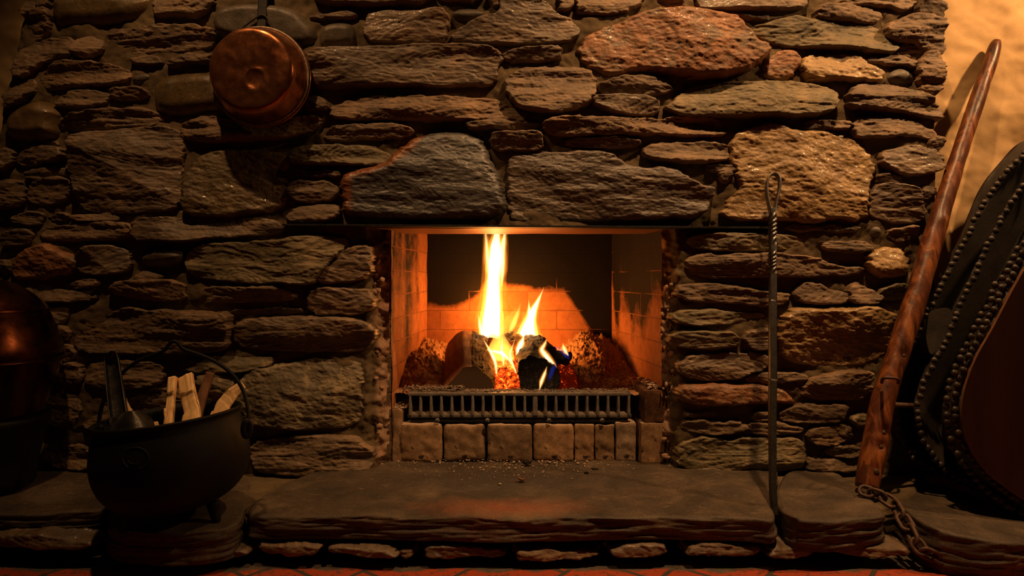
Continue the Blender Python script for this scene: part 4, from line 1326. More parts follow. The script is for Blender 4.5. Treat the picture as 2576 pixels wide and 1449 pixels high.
flame([(1238, 888, 14), (1236, 855, 36), (1236, 805, 38), (1241, 745, 29), (1243, 690, 26), (1246, 650, 28), (1246, 625, 26), (1248, 600, 18), (1252, 570, 9), (1256, 540, 2)], 0.46, seed=1, label='tall column of flame reaching the lintel')
flame([(1232, 705, 3), (1229, 680, 10), (1227, 650, 14), (1224, 615, 10), (1221, 580, 5), (1219, 550, 1)], 0.455, seed=2, scales=(1.0, 0.66, 0.3))
flame([(1262, 720, 3), (1263, 685, 12), (1263, 650, 14), (1266, 615, 12), (1270, 585, 6), (1272, 550, 1)], 0.465, seed=3, scales=(1.0, 0.7, 0.42))
flame([(1245, 860, 4), (1270, 830, 22), (1284, 805, 20), (1293, 790, 11), (1301, 770, 1)], 0.48, seed=4, scales=(1.0, 0.75), flat=0.35)
flame([(1318, 892, 10), (1325, 865, 40), (1328, 835, 28), (1334, 805, 16), (1342, 780, 12), (1352, 760, 7), (1361, 740, 3.2), (1369, 722, 0.5)], 0.42, M_FLW, seed=5, label='slender flame leaning to the right')
flame([(1331, 830, 3), (1331, 800, 9), (1331, 775, 6), (1330, 755, 1)], 0.425, M_FLW, seed=6, scales=(1.0, 0.7, 0.4))
flame([(1334, 868, 3), (1344, 858, 12), (1354, 848, 7), (1365, 838, 1)], 0.41, M_FLW, seed=7, scales=(1.0, 0.7))
flame([(1318, 782, 1), (1317, 790, 5), (1319, 805, 6), (1322, 825, 3)][::-1], 0.43, M_FLW, seed=8, scales=(1.0,))
flame([(1266, 975, 12), (1265, 950, 22), (1262, 915, 27), (1258, 880, 28), (1256, 850, 14), (1258, 825, 2)], 0.30, [flame_mat('flame_veil', (1.0, 0.44, 0.05), 60.0)], seed=31, scales=(1.0,), flat=0.5)
flame([(1248, 968, .5), (1249, 940, 2.5), (1247, 915, 4.5), (1240, 895, 6), (1229, 876, 4), (1214, 850, .6)], 0.20, M_FLW, seed=9, scales=(1.0, 0.75, 0.5))
flame([(1305, 965, .5), (1297, 935, 2.8), (1287, 910, 4.2), (1282, 890, 4), (1290, 870, 2), (1297, 848, .5)], 0.21, M_FLW, seed=10, scales=(1.0, 0.75, 0.5))
flame([(1228, 882, 2), (1246, 884, 6), (1266, 890, 7), (1280, 904, 4), (1290, 925, .6)], 0.25, M_FLW, seed=11, scales=(1.0, 0.75, 0.5))
flame([(1268, 930, .5), (1266, 905, 4), (1262, 880, 5), (1263, 858, 2), (1266, 838, .4)], 0.27, M_FLW, seed=16, scales=(1.0, 0.75, 0.5))
flame([(1216, 862, 2), (1212, 838, 7), (1207, 815, 6), (1203, 790, 1)], 0.42, M_FLW, seed=17, scales=(1.0, 0.7, 0.4))
flame([(1280, 838, 3), (1292, 815, 9), (1302, 790, 7), (1309, 765, 1)], 0.45, M_FLW, seed=18, scales=(1.0, 0.6))
flame([(1300, 902, 2), (1304, 880, 9), (1312, 862, 10), (1318, 845, 3)], 0.27, M_FLW, seed=19, scales=(1.0, 0.75, 0.5))
flame([(1357, 982, 1), (1362, 960, 6), (1370, 940, 5), (1376, 922, 1)], 0.105, M_FLW, seed=12, scales=(1.0, 0.7, 0.4), label='small flame licking the charred log end')
flame([(1404, 932, 1), (1390, 915, 7), (1375, 898, 10), (1362, 880, 8), (1372, 862, 5), (1375, 852, 1)], 0.15, M_FLW, seed=13, scales=(1.0, 0.7, 0.4))
flame([(1430, 895, 1), (1423, 885, 6), (1418, 875, 6), (1416, 862, 1)], 0.25, M_FLW, seed=14, scales=(1.0, 0.7, 0.35))
flame([(1255, 880, 1), (1256, 862, 3), (1257, 845, 2), (1257, 830, 0.5)], 0.30, M_FLW, seed=15, scales=(1.0, 0.6))
for pts, dp in (([(1382, 962, .6), (1385, 945, 5), (1390, 930, 6), (1397, 918, 3), (1402, 908, .6)], 0.115), ([(1432, 905, 1), (1428, 895, 6), (1415, 882, 5), (1395, 872, 2)], 0.24)):
    f = flame(pts, dp, [M_BLUE], seed=20, scales=(1.0,)); f['label'] = 'small blue flame'

# ------------------------------------------------------------------ copper pan
pc = np.array(P(657, 195, -0.058))
pan = thing('copper_pan', pc, 'round hanging copper pan with dented bottom facing out, upper left of the fireplace', 'pan')
R0 = 122 * 1.99 / FPX; R1 = 104 * 1.915 / FPX


def pan_dent(V):
    x, y, z = V[..., 0], V[..., 1], V[..., 2]
    bot = sstep(-0.080, -0.084, y) if False else (y < -0.07)
    rr = np.hypot(x - 0.012, z + 0.030)
    d = np.where(bot, -0.0026 * np.exp(-((rr - 0.030) / 0.006) ** 2) + 0.002 * np.exp(-(rr / 0.02) ** 2) + fbm(x * 25, z * 25, 0, 6, 3) * 0.004, fbm(x * 25, z * 25, y * 25, 6, 3) * 0.002)
    V = V.copy(); V[..., 1] += d
    return V


prof = [(R0 + 0.001, 0.0), (R0 - 0.002, -0.012), (R0 - 0.007, -0.03), (R1 + 0.008, -0.062), (R1 + 0.003, -0.074), (R1 - 0.001, -0.0795), (R1 - 0.006, -0.0825)]
prof += [(R1 * (1 - k / 16.0) - 0.006 * (1 - k / 16.0), -0.0835 - 0.002 * math.sin(k / 16 * math.pi)) for k in range(1, 17)]
prof[-1] = (0.0002, -0.0835)
mesh_obj('body', *lathe_geo(prof, 96, pc, 'y', pan_dent), M_COPPER, pan)
a = np.linspace(0, 2 * np.pi, 96, endpoint=False)
circ = np.stack([pc[0] + (R0 + 0.001) * np.cos(a), np.full(96, pc[1]), pc[2] + (R0 + 0.001) * np.sin(a)], -1)
def ring_geo(circ, r, n=10):
    V, F = tube_geo(circ, r, n, closed=True)
    return V, F
mesh_obj('rolled_rim', *ring_geo(circ, 0.0042), M_COPPER, pan)
circ2 = np.stack([pc[0] + (R0 - 0.0005) * np.cos(a), np.full(96, pc[1] - 0.014), pc[2] + (R0 - 0.0005) * np.sin(a)], -1)
mesh_obj('tinned_band', *ring_geo(circ2, 0.0040, 8), M_TIN, pan)
hk = P(660, 40, -0.052)
bail = [P(545, 130, -0.060), P(585, 92, -0.056), P(615, 66, -0.054), P(645, 44, -0.054), P(660, 36, -0.056), P(672, 44, -0.056), P(686, 66, -0.062), P(702, 90, -0.072), P(726, 112, -0.078), P(752, 145, -0.076), P(768, 180, -0.072), P(776, 205, -0.066)]
mesh_obj('bail', *tube_geo(resample(chaikin(bail, 0.25, 2, False), 60, False), 0.0026, 10), M_IRON, pan)
strap = [P(662, -60, -0.046), P(662, 0, -0.046), P(660, 40, -0.048), P(657, 80, -0.05), P(655, 100, -0.052), P(654, 108, -0.066), P(655, 100, -0.070)]
pr = np.array([(0.3, 1), (-0.3, 1), (-0.3, -1), (0.3, -1)])
o = mesh_obj('iron_hanger', *tube_geo(resample(strap[:5], 30, False), 0.0135, prof=resample(pr, 24)), M_IRON)
o['label'] = 'flat dark iron strap the copper pan hangs from'; o['category'] = 'hanger'

# ------------------------------------------------------------------ black pot with kindling
pcx, pcy = (436 - CX) * 1.65 / FPX, -0.40
TILT = math.radians(-6.0)
def pot_mod(V):
    x, z = V[..., 0], V[..., 2] - 0.24
    W = V.copy()
    W[..., 0] = x * math.cos(TILT) + z * math.sin(TILT)
    W[..., 2] = -x * math.sin(TILT) + z * math.cos(TILT) + 0.24
    return W


pot = thing('iron_pot', (pcx, pcy, 0.105), 'big round black iron pot holding kindling, on the left of the hearth', 'pot')
outp = [(0.0004, 0.132), (0.06, 0.134), (0.11, 0.143), (0.15, 0.162), (0.178, 0.190), (0.193, 0.225), (0.197, 0.262), (0.192, 0.300), (0.183, 0.328), (0.178, 0.345), (0.181, 0.352), (0.182, 0.357), (0.177, 0.359), (0.171, 0.354), (0.172, 0.335), (0.184, 0.30), (0.188, 0.262), (0.18, 0.22), (0.15, 0.175), (0.1, 0.152), (0.0004, 0.145)]
PS = 0.90
outp = chaikin([(r_ * PS, z_) for r_, z_ in outp], 0.25, 2, False)
mesh_obj('body', *lathe_geo(outp, 110, (pcx, pcy, 0), 'z', pot_mod), M_POT, pot)
circ = pot_mod(np.stack([0.181 * PS * np.cos(a), 0.181 * PS * np.sin(a), np.full(96, 0.357)], -1)) + np.array([pcx, pcy, 0])
mesh_obj('rim', *ring_geo(circ, 0.0042), M_POT, pot)
for th in (90 + 20, 210 + 20, 330 + 20):
    c, s = math.cos(math.radians(th)), math.sin(math.radians(th))
    leg = [(pcx + 0.105 * c, pcy + 0.105 * s, 0.152 - 0.105 * c * math.sin(TILT) * 0), (pcx + 0.112 * c, pcy + 0.112 * s, 0.125), (pcx + 0.116 * c, pcy + 0.116 * s, 0.106)]
    mesh_obj('leg', *tube_geo(resample(leg, 10, False), np.linspace(0.016, 0.010, 10), 12), M_POT, pot)
for nm, px, py, yy in (('right', 621, 1078, -0.435), ('left', 254, 1094, -0.42)):
    c = np.array(P(px, py, yy))
    th = np.linspace(0, 2 * np.pi, 24, endpoint=False)
    lp = np.stack([c[0] + 0.006 * np.cos(th), c[1] + 0.004 * np.cos(th), c[2] + 0.018 * np.sin(th)], -1)
    mesh_obj('ear', *ring_geo(lp, 0.0075, 10), M_POT, pot)
hp = [(252, 1092, -0.42), (248, 1060, -0.415), (258, 1010, -0.41), (282, 968, -0.40), (312, 932, -0.395), (350, 905, -0.39), (400, 888, -0.385), (416, 881, -0.385), (424, 868, -0.385), (431, 860, -0.385), (440, 858, -0.385), (448, 862, -0.385), (455, 874, -0.385), (468, 882, -0.385), (500, 891, -0.385), (545, 910, -0.39), (585, 940, -0.395), (610, 975, -0.40), (622, 1015, -0.41), (627, 1050, -0.42), (620, 1076, -0.43)]
mesh_obj('handle', *tube_geo(resample(chaikin([P(*q) for q in hp], 0.25, 2, False), 120, False), 0.0046, 12), M_POT, pot)
# oval emblem cast into the front
phi = np.linspace(0, 2 * np.pi, 48, endpoint=False)
em = []
for q in phi:
    px, py = 341 + 33 * math.cos(q), 1153 + 27 * math.sin(q)
    yy = -0.5
    for _ in range(12):
        x, _, z = P(px, py, yy)
        rr = np.interp(z, [0.16, 0.19, 0.225, 0.262, 0.30, 0.328], [0.15 * PS, 0.178 * PS, 0.193 * PS, 0.197 * PS, 0.192 * PS, 0.183 * PS])
        yy = pcy - math.sqrt(max(1e-4, rr * rr - (x - pcx) ** 2))
    em.append(P(px, py, yy))
mesh_obj('cast_oval', *ring_geo(np.array(em), 0.0022, 8), M_POT, pot)
em = np.array(em)
cen = em.mean(0)
inner = cen + (em - cen) * 0.45 + np.array([0, -0.006, 0])
mesh_obj('cast_mark', *ring_geo(inner[6:30][::1], 0.0016, 6), M_POT, pot)

KG = 'kindling sticks standing in the iron pot'


def stick(pts, w, th, label, mat, seed, dd=0.0):
    """pts: (px, py, y) from the top down; w in pixels"""
    p = resample(np.array([P(*q) for q in pts]), 40, False)
    t = np.linspace(0, 1, 40)
    L = np.array(w, float); ww = np.interp(t, np.linspace(0, 1, len(L)), L) * 1.66 / FPX / 2
    T = np.gradient(p, axis=0); T /= np.linalg.norm(T, axis=1, keepdims=True)
    ya = np.array([0, 1.0, 0])
    S = np.cross(T, ya); S /= np.linalg.norm(S, axis=1, keepdims=True); Bk = np.cross(S, T)
    pr = resample(chaikin(np.array([(-1, -0.9), (0.2, -1.1), (1, -0.7), (0.9, 0.9), (-0.9, 1)]), 0.08, 1), 40)
    V = p[:, None, :] + S[:, None, :] * (pr[None, :, 0:1] * ww[:, None, None]) + Bk[:, None, :] * (pr[None, :, 1:2] * th)
    d = fbm(np.arange(40)[None] * 0.45, t[:, None] * 3, 0, seed, 3) * 0.0022 + vn(np.arange(40)[None] * 1.3, t[:, None] * 2, 0, seed + 2) * 0.002
    V = V + Bk[:, None, :] * d[..., None] + S[:, None, :] * (fbm(t[:, None] * 7, np.arange(40)[None] * 0.1, 0, seed + 5, 3) * 0.0016)[..., None]
    W = np.vstack([V.reshape(-1, 3), V[0].mean(0)[None], V[-1].mean(0)[None]])
    n = 40; q = np.arange(n); b = (q + 1) % n; m = 40
    F = [grid_faces(m, n, wrap=True), np.vstack([np.stack([np.full(n, m * n), q, b], -1), np.stack([np.full(n, m * n + 1), (m - 1) * n + b, (m - 1) * n + q], -1)])]
    c = W.mean(0)
    o = mesh_obj('kindling_stick', W - c, F, mat, smooth=False); o.location = c
    return tag(o, label, 'firewood', KG)


stick([(435, 950, -0.33), (431, 1000, -0.36), (424, 1080, -0.42), (416, 1140, -0.46)], [20, 20, 24, 30], 0.007, 'narrow straight pale stick standing upright left of the wide one', M_KINDLING, 1)
stick([(468, 947, -0.32), (474, 990, -0.35), (484, 1035, -0.40), (480, 1082, -0.44), (478, 1140, -0.46)], [40, 40, 42, 52, 46], 0.008, 'widest pale split stick with a knotty lower end', M_KINDLING, 2)
stick([(530, 937, -0.27), (520, 965, -0.28), (508, 1000, -0.30), (500, 1040, -0.32), (494, 1110, -0.36)], [22, 24, 26, 18, 14], 0.006, 'dark reddish bark strip standing behind the pale sticks', M_BARKWOOD, 3)
stick([(612, 967, -0.36), (585, 990, -0.37), (562, 1020, -0.39), (548, 1075, -0.42), (545, 1140, -0.44)], [20, 34, 40, 40, 36], 0.008, 'curved pale stick leaning out to the right of the pot', M_KINDLING, 4)
stick([(536, 1036, -0.40), (525, 1065, -0.42), (512, 1100, -0.44)], [5, 16, 18], 0.004, 'small pale splinter beside the curved stick', M_KINDLING, 5)
stick([(314, 1003, -0.38), (324, 1035, -0.39), (336, 1080, -0.40)], [4, 18, 26], 0.005, 'pointed pale sliver showing behind the shovel handle', M_KINDLING, 6)
stick([(392, 1062, -0.47), (398, 1085, -0.48), (404, 1120, -0.48)], [8, 12, 14], 0.004, 'short pale chip at the right edge of the shovel blade', M_KINDLING, 7)
stick([(415, 1028, -0.40), (418, 1060, -0.42), (417, 1110, -0.44)], [3, 8, 10], 0.003, 'thin splinter hugging the narrow straight stick', M_KINDLING, 8)

shovel = thing('ash_shovel', P(300, 1085, -0.45), 'steel ash shovel with channelled handle stuck blade-down in the pot', 'shovel')
hp = np.array([P(284, 884, -0.40), P(281, 905, -0.40), P(286, 950, -0.415), P(292, 1000, -0.43), P(298, 1045, -0.445), P(303, 1100, -0.455)])
path = resample(hp, 50, False)
arc = np.linspace(math.radians(-15), math.radians(195), 22)
outer = np.stack([np.sin(arc), np.cos(arc)], -1)
ar2 = arc[::-1]
prf = np.vstack([np.stack([-np.sin(arc) * 0.8, np.cos(arc)], -1), np.stack([-np.sin(ar2) * 0.8 * 0.9, np.cos(ar2) * 0.9], -1)])
rad = np.interp(np.linspace(0, 1, 50), [0, 0.08, 0.5, 1], [0.008, 0.0175, 0.0205, 0.0225])
T, N, B = frames(path)
mesh_obj('handle', *tube_geo(path, rad, prof=prf), M_SHOVEL, shovel)
u, v = np.meshgrid(np.linspace(-1, 1, 40), np.linspace(0, 1, 30), indexing='ij')
px = 330 + u * (70 * np.sqrt(np.clip(1 - np.clip(0.9 - v * 0.9, 0, 1) ** 2.2, 0, 1)))
py = 1034 + v * 66 + 6 * u * u
yy = -0.452 - 0.03 * v + 0.045 * u * u + 0.0
S = np.stack([(px - CX) * (yy + DIST) / FPX, yy, EYE - (py - CY) * (yy + DIST) / FPX], -1)
S2 = S + np.array([0, 0.002, 0])
F1 = grid_faces(40, 30)
V, Fs = join_geo([(S.reshape(-1, 3), [F1]), (S2.reshape(-1, 3), [F1[:, ::-1]])])
mesh_obj('blade', V, Fs, M_SHOVEL, shovel)

# ------------------------------------------------------------------ poker
poker = thing('fire_poker', (*H(1945, 1285, 0.1), 0.06), 'long twisted iron poker with loop handle propped against the stones right of the fire', 'poker')
def PK(px, py):
    y = np.interp(py, [430, 1300], [-0.085, -0.375])
    return np.array(P(px, py, y))
pl = [PK(1940, 540), PK(1934, 515), PK(1929, 490), PK(1928, 465), PK(1933, 445), PK(1944, 436), PK(1956, 440), PK(1962, 455), PK(1960, 480), PK(1953, 505), PK(1949, 530), PK(1948, 545)]
pl = resample(chaikin(pl, 0.25, 2, False), 70, False)
flat = np.array([(1.0, 0.32), (-1.0, 0.32), (-1.0, -0.32), (1.0, -0.32)])
mesh_obj('loop_handle', *tube_geo(pl, 0.0085, prof=resample(flat, 24)), M_STEEL, poker)
sp = np.array([PK(1944, 525), PK(1944, 600), PK(1944, 690), PK(1944, 760)])
sp = resample(sp, 160, False)
sq = resample(chaikin(np.array([(1, 1), (-1, 1), (-1, -1), (1, -1)]) * 0.95, 0.06, 1), 20)
tw = np.zeros(160); k1 = np.linspace(0, 1, 160); tw = 2 * np.pi * 1.5 * sstep(0.02, 0.42, k1) + 2 * np.pi * 1.25 * sstep(0.45, 0.72, k1)
mesh_obj('twisted_shank', *tube_geo(sp, 0.0098, prof=sq, twist=tw), M_STEEL, poker)
sp = resample(np.array([PK(1944, 955), PK(1943, 1000), PK(1943, 1100), PK(1944, 1240), PK(1950, 1300)]), 60, False)
mesh_obj('shaft', *tube_geo(resample(np.array([PK(1944, 755), PK(1943.5, 860), PK(1944, 960)]), 40, False), 0.0098, prof=sq), M_STEEL, poker)
mesh_obj('tip', *tube_geo(sp, np.linspace(0.0099, 0.0078, 60), prof=sq), M_SOOTSTEEL, poker)['label'] = 'soot-blackened lower end'

# ------------------------------------------------------------------ wooden staff, chain
ST = [(2507, 104, 9), (2503, 118, 14), (2490, 160, 16), (2462, 240, 17), (2430, 335, 18), (2400, 430, 20), (2372, 520, 22), (2341, 620, 24), (2313, 720, 26), (2282, 820, 26), (2256, 900, 26), (2234, 965, 27), (2216, 1030, 28), (2206, 1090, 29), (2195, 1150, 29), (2184, 1200, 28), (2180, 1228, 26)]
pts = []
for px, py, w in ST:
    y = np.interp(py, [104, 1226], [0.075, -0.245])
    pts.append((*P(px, py, y), w * (y + DIST) / FPX))
pts = np.array(pts); pts = resample(chaikin(pts, 0.25, 2, False), 150, False)


def staff_y(py): return np.interp(py, [104, 1226], [0.075, -0.245])


def staff_n(V, p):
    c = p[:, None, :]
    n1 = fbm(V[..., 0] * 16, V[..., 1] * 16, V[..., 2] * 5, 5, 3) * 0.14 + fbm(V[..., 0] * 70, V[..., 1] * 70, V[..., 2] * 10, 8, 3) * 0.06
    W = V + (V - c) * n1[..., None]
    for px, py, rr, dp in ((2208, 1080, 0.014, 0.010), (2202, 1117, 0.012, 0.014), (2190, 1185, 0.018, 0.008), (2260, 893, 0.012, 0.008), (2345, 560, 0.016, -0.006), (2430, 400, 0.010, -0.005)):
        k = np.argmin(np.abs(p[:, 2] - P(px, py, np.interp(py, [104, 1226], [0.075, -0.245]))[2]))
        q = p[k] + np.array([0.002, -0.030, 0.006])
        d = np.linalg.norm(W - q, axis=-1)
        W = W + (c - W) * (np.exp(-(d / rr) ** 2) * dp / 0.035)[..., None]
    return W


staff = thing('wooden_staff', tuple(pts[-1, :3]), 'gnarled varnished brown wooden pole leaning against the plaster wall', 'wooden pole')
mesh_obj('pole', *tube_geo(pts[:, :3], pts[:, 3], 40, noise=staff_n), M_STAFF, staff)
for px, py, r_ in ((2210, 1080, 0.0085), (2203, 1117, 0.0075), (2192, 1183, 0.0115), (2259, 893, 0.006), (2344, 566, 0.008), (2432, 400, 0.005)):
    k = np.argmin(np.abs(pts[:, 2] - P(px, py, staff_y(py))[2])); c = pts[k, :3] + np.array([0.004, -pts[k, 3] * 0.80, 0])
    V, F = lathe_geo([(0.0003, -1), (0.6, -0.8), (1.0, 0), (0.6, 0.8), (0.0003, 1)], 20)
    mesh_obj('knot', V * np.array([r_ * 0.8, r_ * 0.55, r_]) + c, F, M_KNOT, staff)
st = [P(2218, 962, -0.205), P(2220, 953, -0.245), P(2226, 950, -0.262), P(2242, 950, -0.262), P(2256, 952, -0.255), P(2261, 956, -0.245), P(2259, 963, -0.215)]
mesh_obj('iron_staple', *tube_geo(resample(chaikin(st, 0.25, 2, False), 40, False), 0.0042, 10), M_CHAIN, staff)

chain = thing('iron_chain', P(2200, 1245, -0.24), 'rusty iron chain trailing from the foot of the wooden pole onto the floor', 'chain')
CH = [(2168, 1232, -0.275), (2192, 1240, -0.29), (2222, 1250, -0.31), (2250, 1268, -0.33), (2268, 1298, -0.37), (2286, 1328, -0.405), (2302, 1362, -0.44), (2322, 1388, -0.455), (2355, 1402, -0.46), (2392, 1405, -0.455), (2430, 1407, -0.455), (2468, 1409, -0.455), (2506, 1411, -0.455), (2545, 1412, -0.455), (2585, 1412, -0.455)]
cp = np.array([P(*q) for q in CH])
for k in range(len(cp) - 1):
    a_, b_ = cp[k], cp[k + 1]
    ax = b_ - a_; L = np.linalg.norm(ax); ax /= L
    sd = np.cross(ax, [0, -0.55, 0.83]); sd /= np.linalg.norm(sd); nn = np.cross(ax, sd)
    ang = math.radians(20 if k % 2 == 0 else 80)
    wv = sd * math.cos(ang) + nn * math.sin(ang)
    hl = L * 0.5 + 0.006; hw = 0.0135; c = (a_ + b_) / 2
    th = np.linspace(0, 2 * np.pi, 36, endpoint=False)
    lp = np.array([c + ax * (np.sign(math.cos(t)) * (hl - hw) + hw * math.cos(t)) + wv * hw * math.sin(t) for t in th])
    mesh_obj('link', *ring_geo(lp, 0.0048, 10), M_CHAIN, chain)

# ------------------------------------------------------------------ bellows
AX = 2700.0
CURV = {
    'O': (-0.02, [(2640, 330), (2560, 358), (2520, 405), (2465, 470), (2430, 560), (2390, 650), (2345, 740), (2290, 850), (2250, 940), (2232, 1020), (2245, 1100), (2300, 1160), (2420, 1200), (2560, 1240), (2660, 1255)]),
    'A': (-0.08, [(2650, 345), (2590, 375), (2535, 425), (2485, 490), (2448, 560), (2408, 640), (2368, 715), (2325, 800), (2288, 880), (2262, 955), (2252, 1030), (2262, 1105), (2320, 1165), (2430, 1212), (2570, 1255), (2665, 1275)]),
    'a': (-0.035, [(2660, 400), (2610, 440), (2560, 490), (2515, 560), (2475, 630), (2435, 705), (2395, 790), (2350, 870), (2315, 940), (2295, 1010), (2290, 1060), (2310, 1120), (2360, 1165), (2450, 1205), (2580, 1245), (2670, 1265)]),
    'B': (-0.17, [(2660, 385), (2600, 430), (2555, 485), (2510, 560), (2470, 640), (2435, 720), (2395, 820), (2350, 905), (2315, 970), (2302, 1030), (2312, 1095), (2360, 1165), (2450, 1220), (2580, 1275), (2670, 1295)]),
    'b': (-0.115, [(2670, 470), (2620, 520), (2575, 590), (2530, 670), (2490, 750), (2450, 835), (2410, 920), (2375, 985), (2358, 1040), (2365, 1105), (2405, 1170), (2480, 1222), (2590, 1275), (2675, 1292)]),
    'C': (-0.29, [(2670, 480), (2620, 550), (2570, 632), (2522, 715), (2472, 812), (2432, 888), (2402, 962), (2389, 1030), (2400, 1105), (2442, 1178), (2515, 1240), (2600, 1290), (2680, 1310)]),
    'D': (-0.305, [(2680, 500), (2640, 560), (2592, 640), (2542, 725), (2492, 825), (2450, 895), (2424, 965), (2412, 1030), (2421, 1100), (2460, 1172), (2530, 1232), (2610, 1280), (2684, 1300)]),
    'E': (-0.325, [(2682, 506), (2644, 566), (2597, 645), (2547, 730), (2497, 829), (2455, 899), (2429, 968), (2417, 1030), (2426, 1098), (2464, 1169), (2533, 1228), (2613, 1276), (2685, 1296)]),
}


def loop(k, n=90):
    y, px = CURV[k]
    h = resample(chaikin(np.array(px, float), 0.25, 2, False), n, False)
    m = h[::-1].copy(); m[:, 0] = 2 * AX - m[:, 0]
    return np.array([P(a, b, y) for a, b in np.vstack([h, m])])


bel = thing('bellows', P(2600, 1310, -0.2), 'huge black leather forge bellows with studded pleats and dark red board at the right edge', 'bellows')
LO = {k: loop(k) for k in CURV}
n = 180
keys = ['O', 'A', 'a', 'B', 'b', 'C', 'D']
V = np.array([LO[k] for k in keys])
# subdivide between loops, leather sagging and creased
SUB = 7
rows = []
for i in range(len(keys) - 1):
    for s in range(SUB):
        t = s / SUB
        rows.append(V[i] * (1 - t) + V[i + 1] * t)
rows.append(V[-1])
R = np.array(rows)
cr = fbm(R[..., 0] * 18, R[..., 1] * 18, R[..., 2] * 7, 31, 4) * 0.022
R[..., 0] += cr; R[..., 1] += cr * 0.5
mesh_obj('leather_pleats', R.reshape(-1, 3), [grid_faces(len(R), n, wrap=True)], M_LEATHER, bel)
def disc_geo(ring, off=(0, 0, 0), k=16):
    c = ring.mean(0); Rr = np.array([ring * (1 - t) + c * t for t in np.linspace(0, 0.999, k)]) + np.asarray(off)
    return Rr.reshape(-1, 3), [grid_faces(k, len(ring), wrap=True)]
mesh_obj('back_board', *disc_geo(LO['O'], (0, 0.004, 0)), M_BOARD, bel)
mesh_obj('front_board', *disc_geo(LO['E']), M_BOARD, bel)
mesh_obj('board_edge', np.array([LO['D'], LO['E']]).reshape(-1, 3), [grid_faces(2, n, wrap=True)], M_BOARDEDGE, bel)


def studs(k, sp, r, shift=0.0, off=(0, 0, 0)):
    L = LO[k][:90]
    total = np.sum(np.linalg.norm(np.diff(L, axis=0), axis=1)); m = int(total / sp)
    p = resample(L, m, False)
    th = np.linspace(0, np.pi / 2, 5); az = np.linspace(0, 2 * np.pi, 10, endpoint=False)
    gs = []
    rs = np.random.RandomState(ord(k))
    cc = LO[k].mean(0)
    for q in p[2:-2]:
        s = np.array([[r * math.cos(t) * math.cos(z), -r * 0.8 * math.sin(t), r * math.cos(t) * math.sin(z)] for t in th for z in az])
        d = (q - cc); d[1] = 0; d /= np.linalg.norm(d)
        ctr = q + d * (0.006 + shift) + np.array(off) + rs.normal(0, 0.0022, 3)
        gs.append((s + ctr, [grid_faces(5, 10, wrap=True)]))
    return gs


mesh_obj('stud_row', *join_geo(studs('A', 0.020, 0.0095, 0.0, (0, -0.012, 0))), M_STUD, bel)
mesh_obj('stud_row', *join_geo(studs('B', 0.020, 0.0095, 0.0, (0, -0.014, 0))), M_STUD, bel)
mesh_obj('stud_row', *join_geo(studs('C', 0.0195, 0.0095, 0.012, (0, -0.008, 0)) + studs('C', 0.0195, 0.0095, -0.008, (0, -0.012, 0.008))), M_STUD, bel)
pg = [P(2243, 1019, -0.19), P(2262, 1019, -0.185), P(2300, 1021, -0.16), P(2314, 1022, -0.12)]
mesh_obj('iron_peg', *tube_geo(resample(pg, 20, False), np.interp(np.linspace(0, 1, 20), [0, .12, .14, .75, .8, 1], [.0085, .0085, .007, .0075, .0115, .012]), 12), M_CHAIN, bel)
fl = np.array([P(2325, 782, -0.10), P(2384, 770, -0.13), P(2395, 810, -0.14), P(2372, 850, -0.13), P(2335, 900, -0.12), P(2322, 850, -0.10)])
V, F = disc_geo(resample(chaikin(fl, 0.2, 2), 48), (0, -0.012, 0), 8)
mesh_obj('leather_patch', V, F, M_LEATHER, bel)

# ------------------------------------------------------------------ copper vessel at the far left
vx, vy = (-62 - CX) * 1.84 / FPX, -0.21
ves = thing('copper_vessel', (vx, vy, 0.118), 'dark shouldered copper vessel on a tapering foot at the far left edge', 'copper vessel')
def zz(py): return EYE - (py - CY) * 1.84 / FPX
def rr(px): return (px + 62) * 1.84 / FPX
body = chaikin([(rr(85), zz(1040)), (rr(100), zz(990)), (rr(118), zz(930)), (rr(126), zz(900)), (rr(126), zz(880)), (rr(118), zz(850)), (rr(106), zz(815)), (rr(92), zz(782))], 0.25, 2, False)
mesh_obj('body', *lathe_geo(body, 90, (vx, vy, 0)), M_DCOPPER, ves)
mesh_obj('shoulder_seam', *ring_geo(np.stack([vx + rr(128) * np.cos(a), vy + rr(128) * np.sin(a), np.full(96, zz(905))], -1), 0.006, 10), M_DCOPPER, ves)
lid = chaikin([(rr(94), zz(786)), (rr(94), zz(778)), (rr(75), zz(755)), (rr(40), zz(725)), (rr(5), zz(705)), (rr(-45), zz(695)), (0.0004, zz(692))], 0.25, 2, False)
mesh_obj('lid', *lathe_geo(lid, 90, (vx, vy, 0)), M_DCOPPER, ves)
foot = chaikin([(rr(84), zz(1042)), (rr(100), zz(1050)), (rr(92), zz(1080)), (rr(78), zz(1130)), (rr(70), zz(1165)), (rr(64), 0.122), (rr(40), 0.119), (0.0004, 0.119)], 0.2, 2, False)
mesh_obj('foot', *lathe_geo(foot, 60, (vx, vy, 0)), M_POT, ves)

# ------------------------------------------------------------------ lights, camera


def aim(o, to):
    o.rotation_euler = (Vector(to) - o.location).to_track_quat('-Z', 'Y').to_euler()


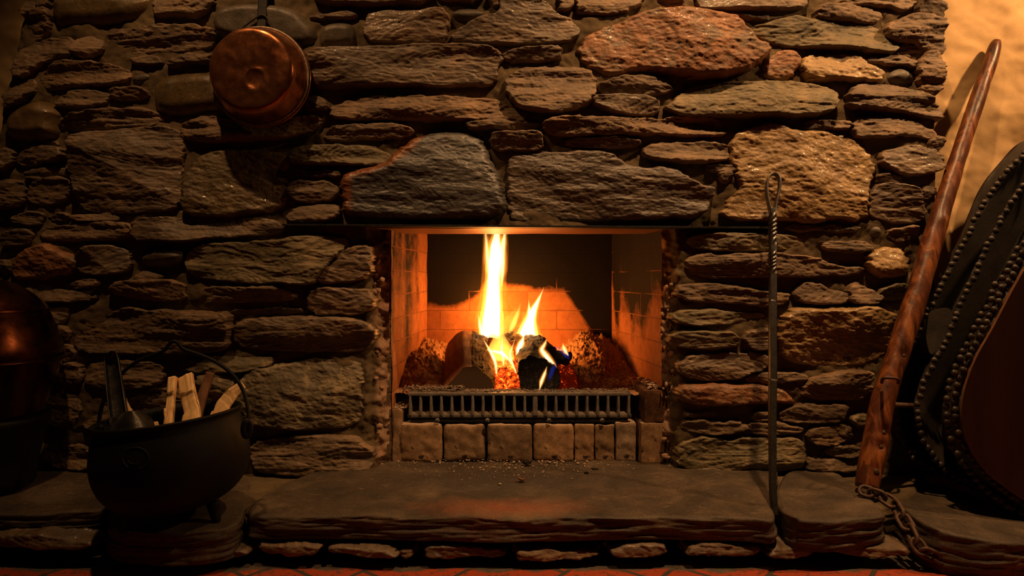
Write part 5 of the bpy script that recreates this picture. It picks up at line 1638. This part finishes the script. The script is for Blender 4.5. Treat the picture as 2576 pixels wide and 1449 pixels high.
def spot(name, loc, to, power, col, size_deg, blend, rad):
    L = bpy.data.lights.new(name, 'SPOT'); L.energy = power; L.color = col; L.spot_size = math.radians(size_deg); L.spot_blend = blend; L.shadow_soft_size = rad
    o = bpy.data.objects.new(name, L); C.objects.link(o); o.location = loc; aim(o, to)
    return o


WARM = (1.0, 0.54, 0.225)
spot('ceiling_spot_right', (1.90, -0.46, 1.96), (1.40, 0.05, 0.8), 70, WARM, 125, 0.9, 0.03)
spot('ceiling_spot_middle', (0.72, -0.78, 2.75), (0.60, 0.0, 0.9), 195, WARM, 74, 0.9, 0.03)
spot('ceiling_spot_left', (-0.85, -0.80, 2.6), (-0.75, 0.0, 0.9), 64, WARM, 75, 0.95, 0.03)


def point(name, loc, power, col, rad):
    L = bpy.data.lights.new(name, 'POINT'); L.energy = power; L.color = col; L.shadow_soft_size = rad
    o = bpy.data.objects.new(name, L); C.objects.link(o); o.location = loc
    return o


point('fire_glow_tall', P(1243, 775, 0.525), 5.2, (1.0, 0.27, 0.022), 0.03)
point('fire_glow_low', P(1330, 845, 0.44), 3.6, (1.0, 0.27, 0.022), 0.025)
point('ember_glow', P(1266, 905, 0.25), 1.1, (1.0, 0.28, 0.025), 0.02)

w = bpy.data.worlds.new('dim_room'); bpy.context.scene.world = w; w.use_nodes = True
w.node_tree.nodes['Background'].inputs[0].default_value = (1.0, 0.62, 0.34, 1); w.node_tree.nodes['Background'].inputs[1].default_value = 0.006

cam = bpy.data.cameras.new('camera'); co = bpy.data.objects.new('camera', cam); C.objects.link(co)
co.location = (0, -DIST, EYE); co.rotation_euler = (math.radians(90), 0, 0)
cam.sensor_width = 36; cam.lens = 36 * FPX / 2576.0
cam.shift_y = -(724.5 - CY) / 2576.0
cam.clip_start = 0.02
sc = bpy.context.scene
sc.camera = co
sc.view_settings.view_transform = 'Standard'; sc.view_settings.look = 'None'
sc.view_settings.exposure = 0.0; sc.view_settings.gamma = 1.0
try:
    sc.cycles.max_bounces = 6; sc.cycles.diffuse_bounces = 3; sc.cycles.glossy_bounces = 3; sc.cycles.use_denoising = True
except Exception:
    pass
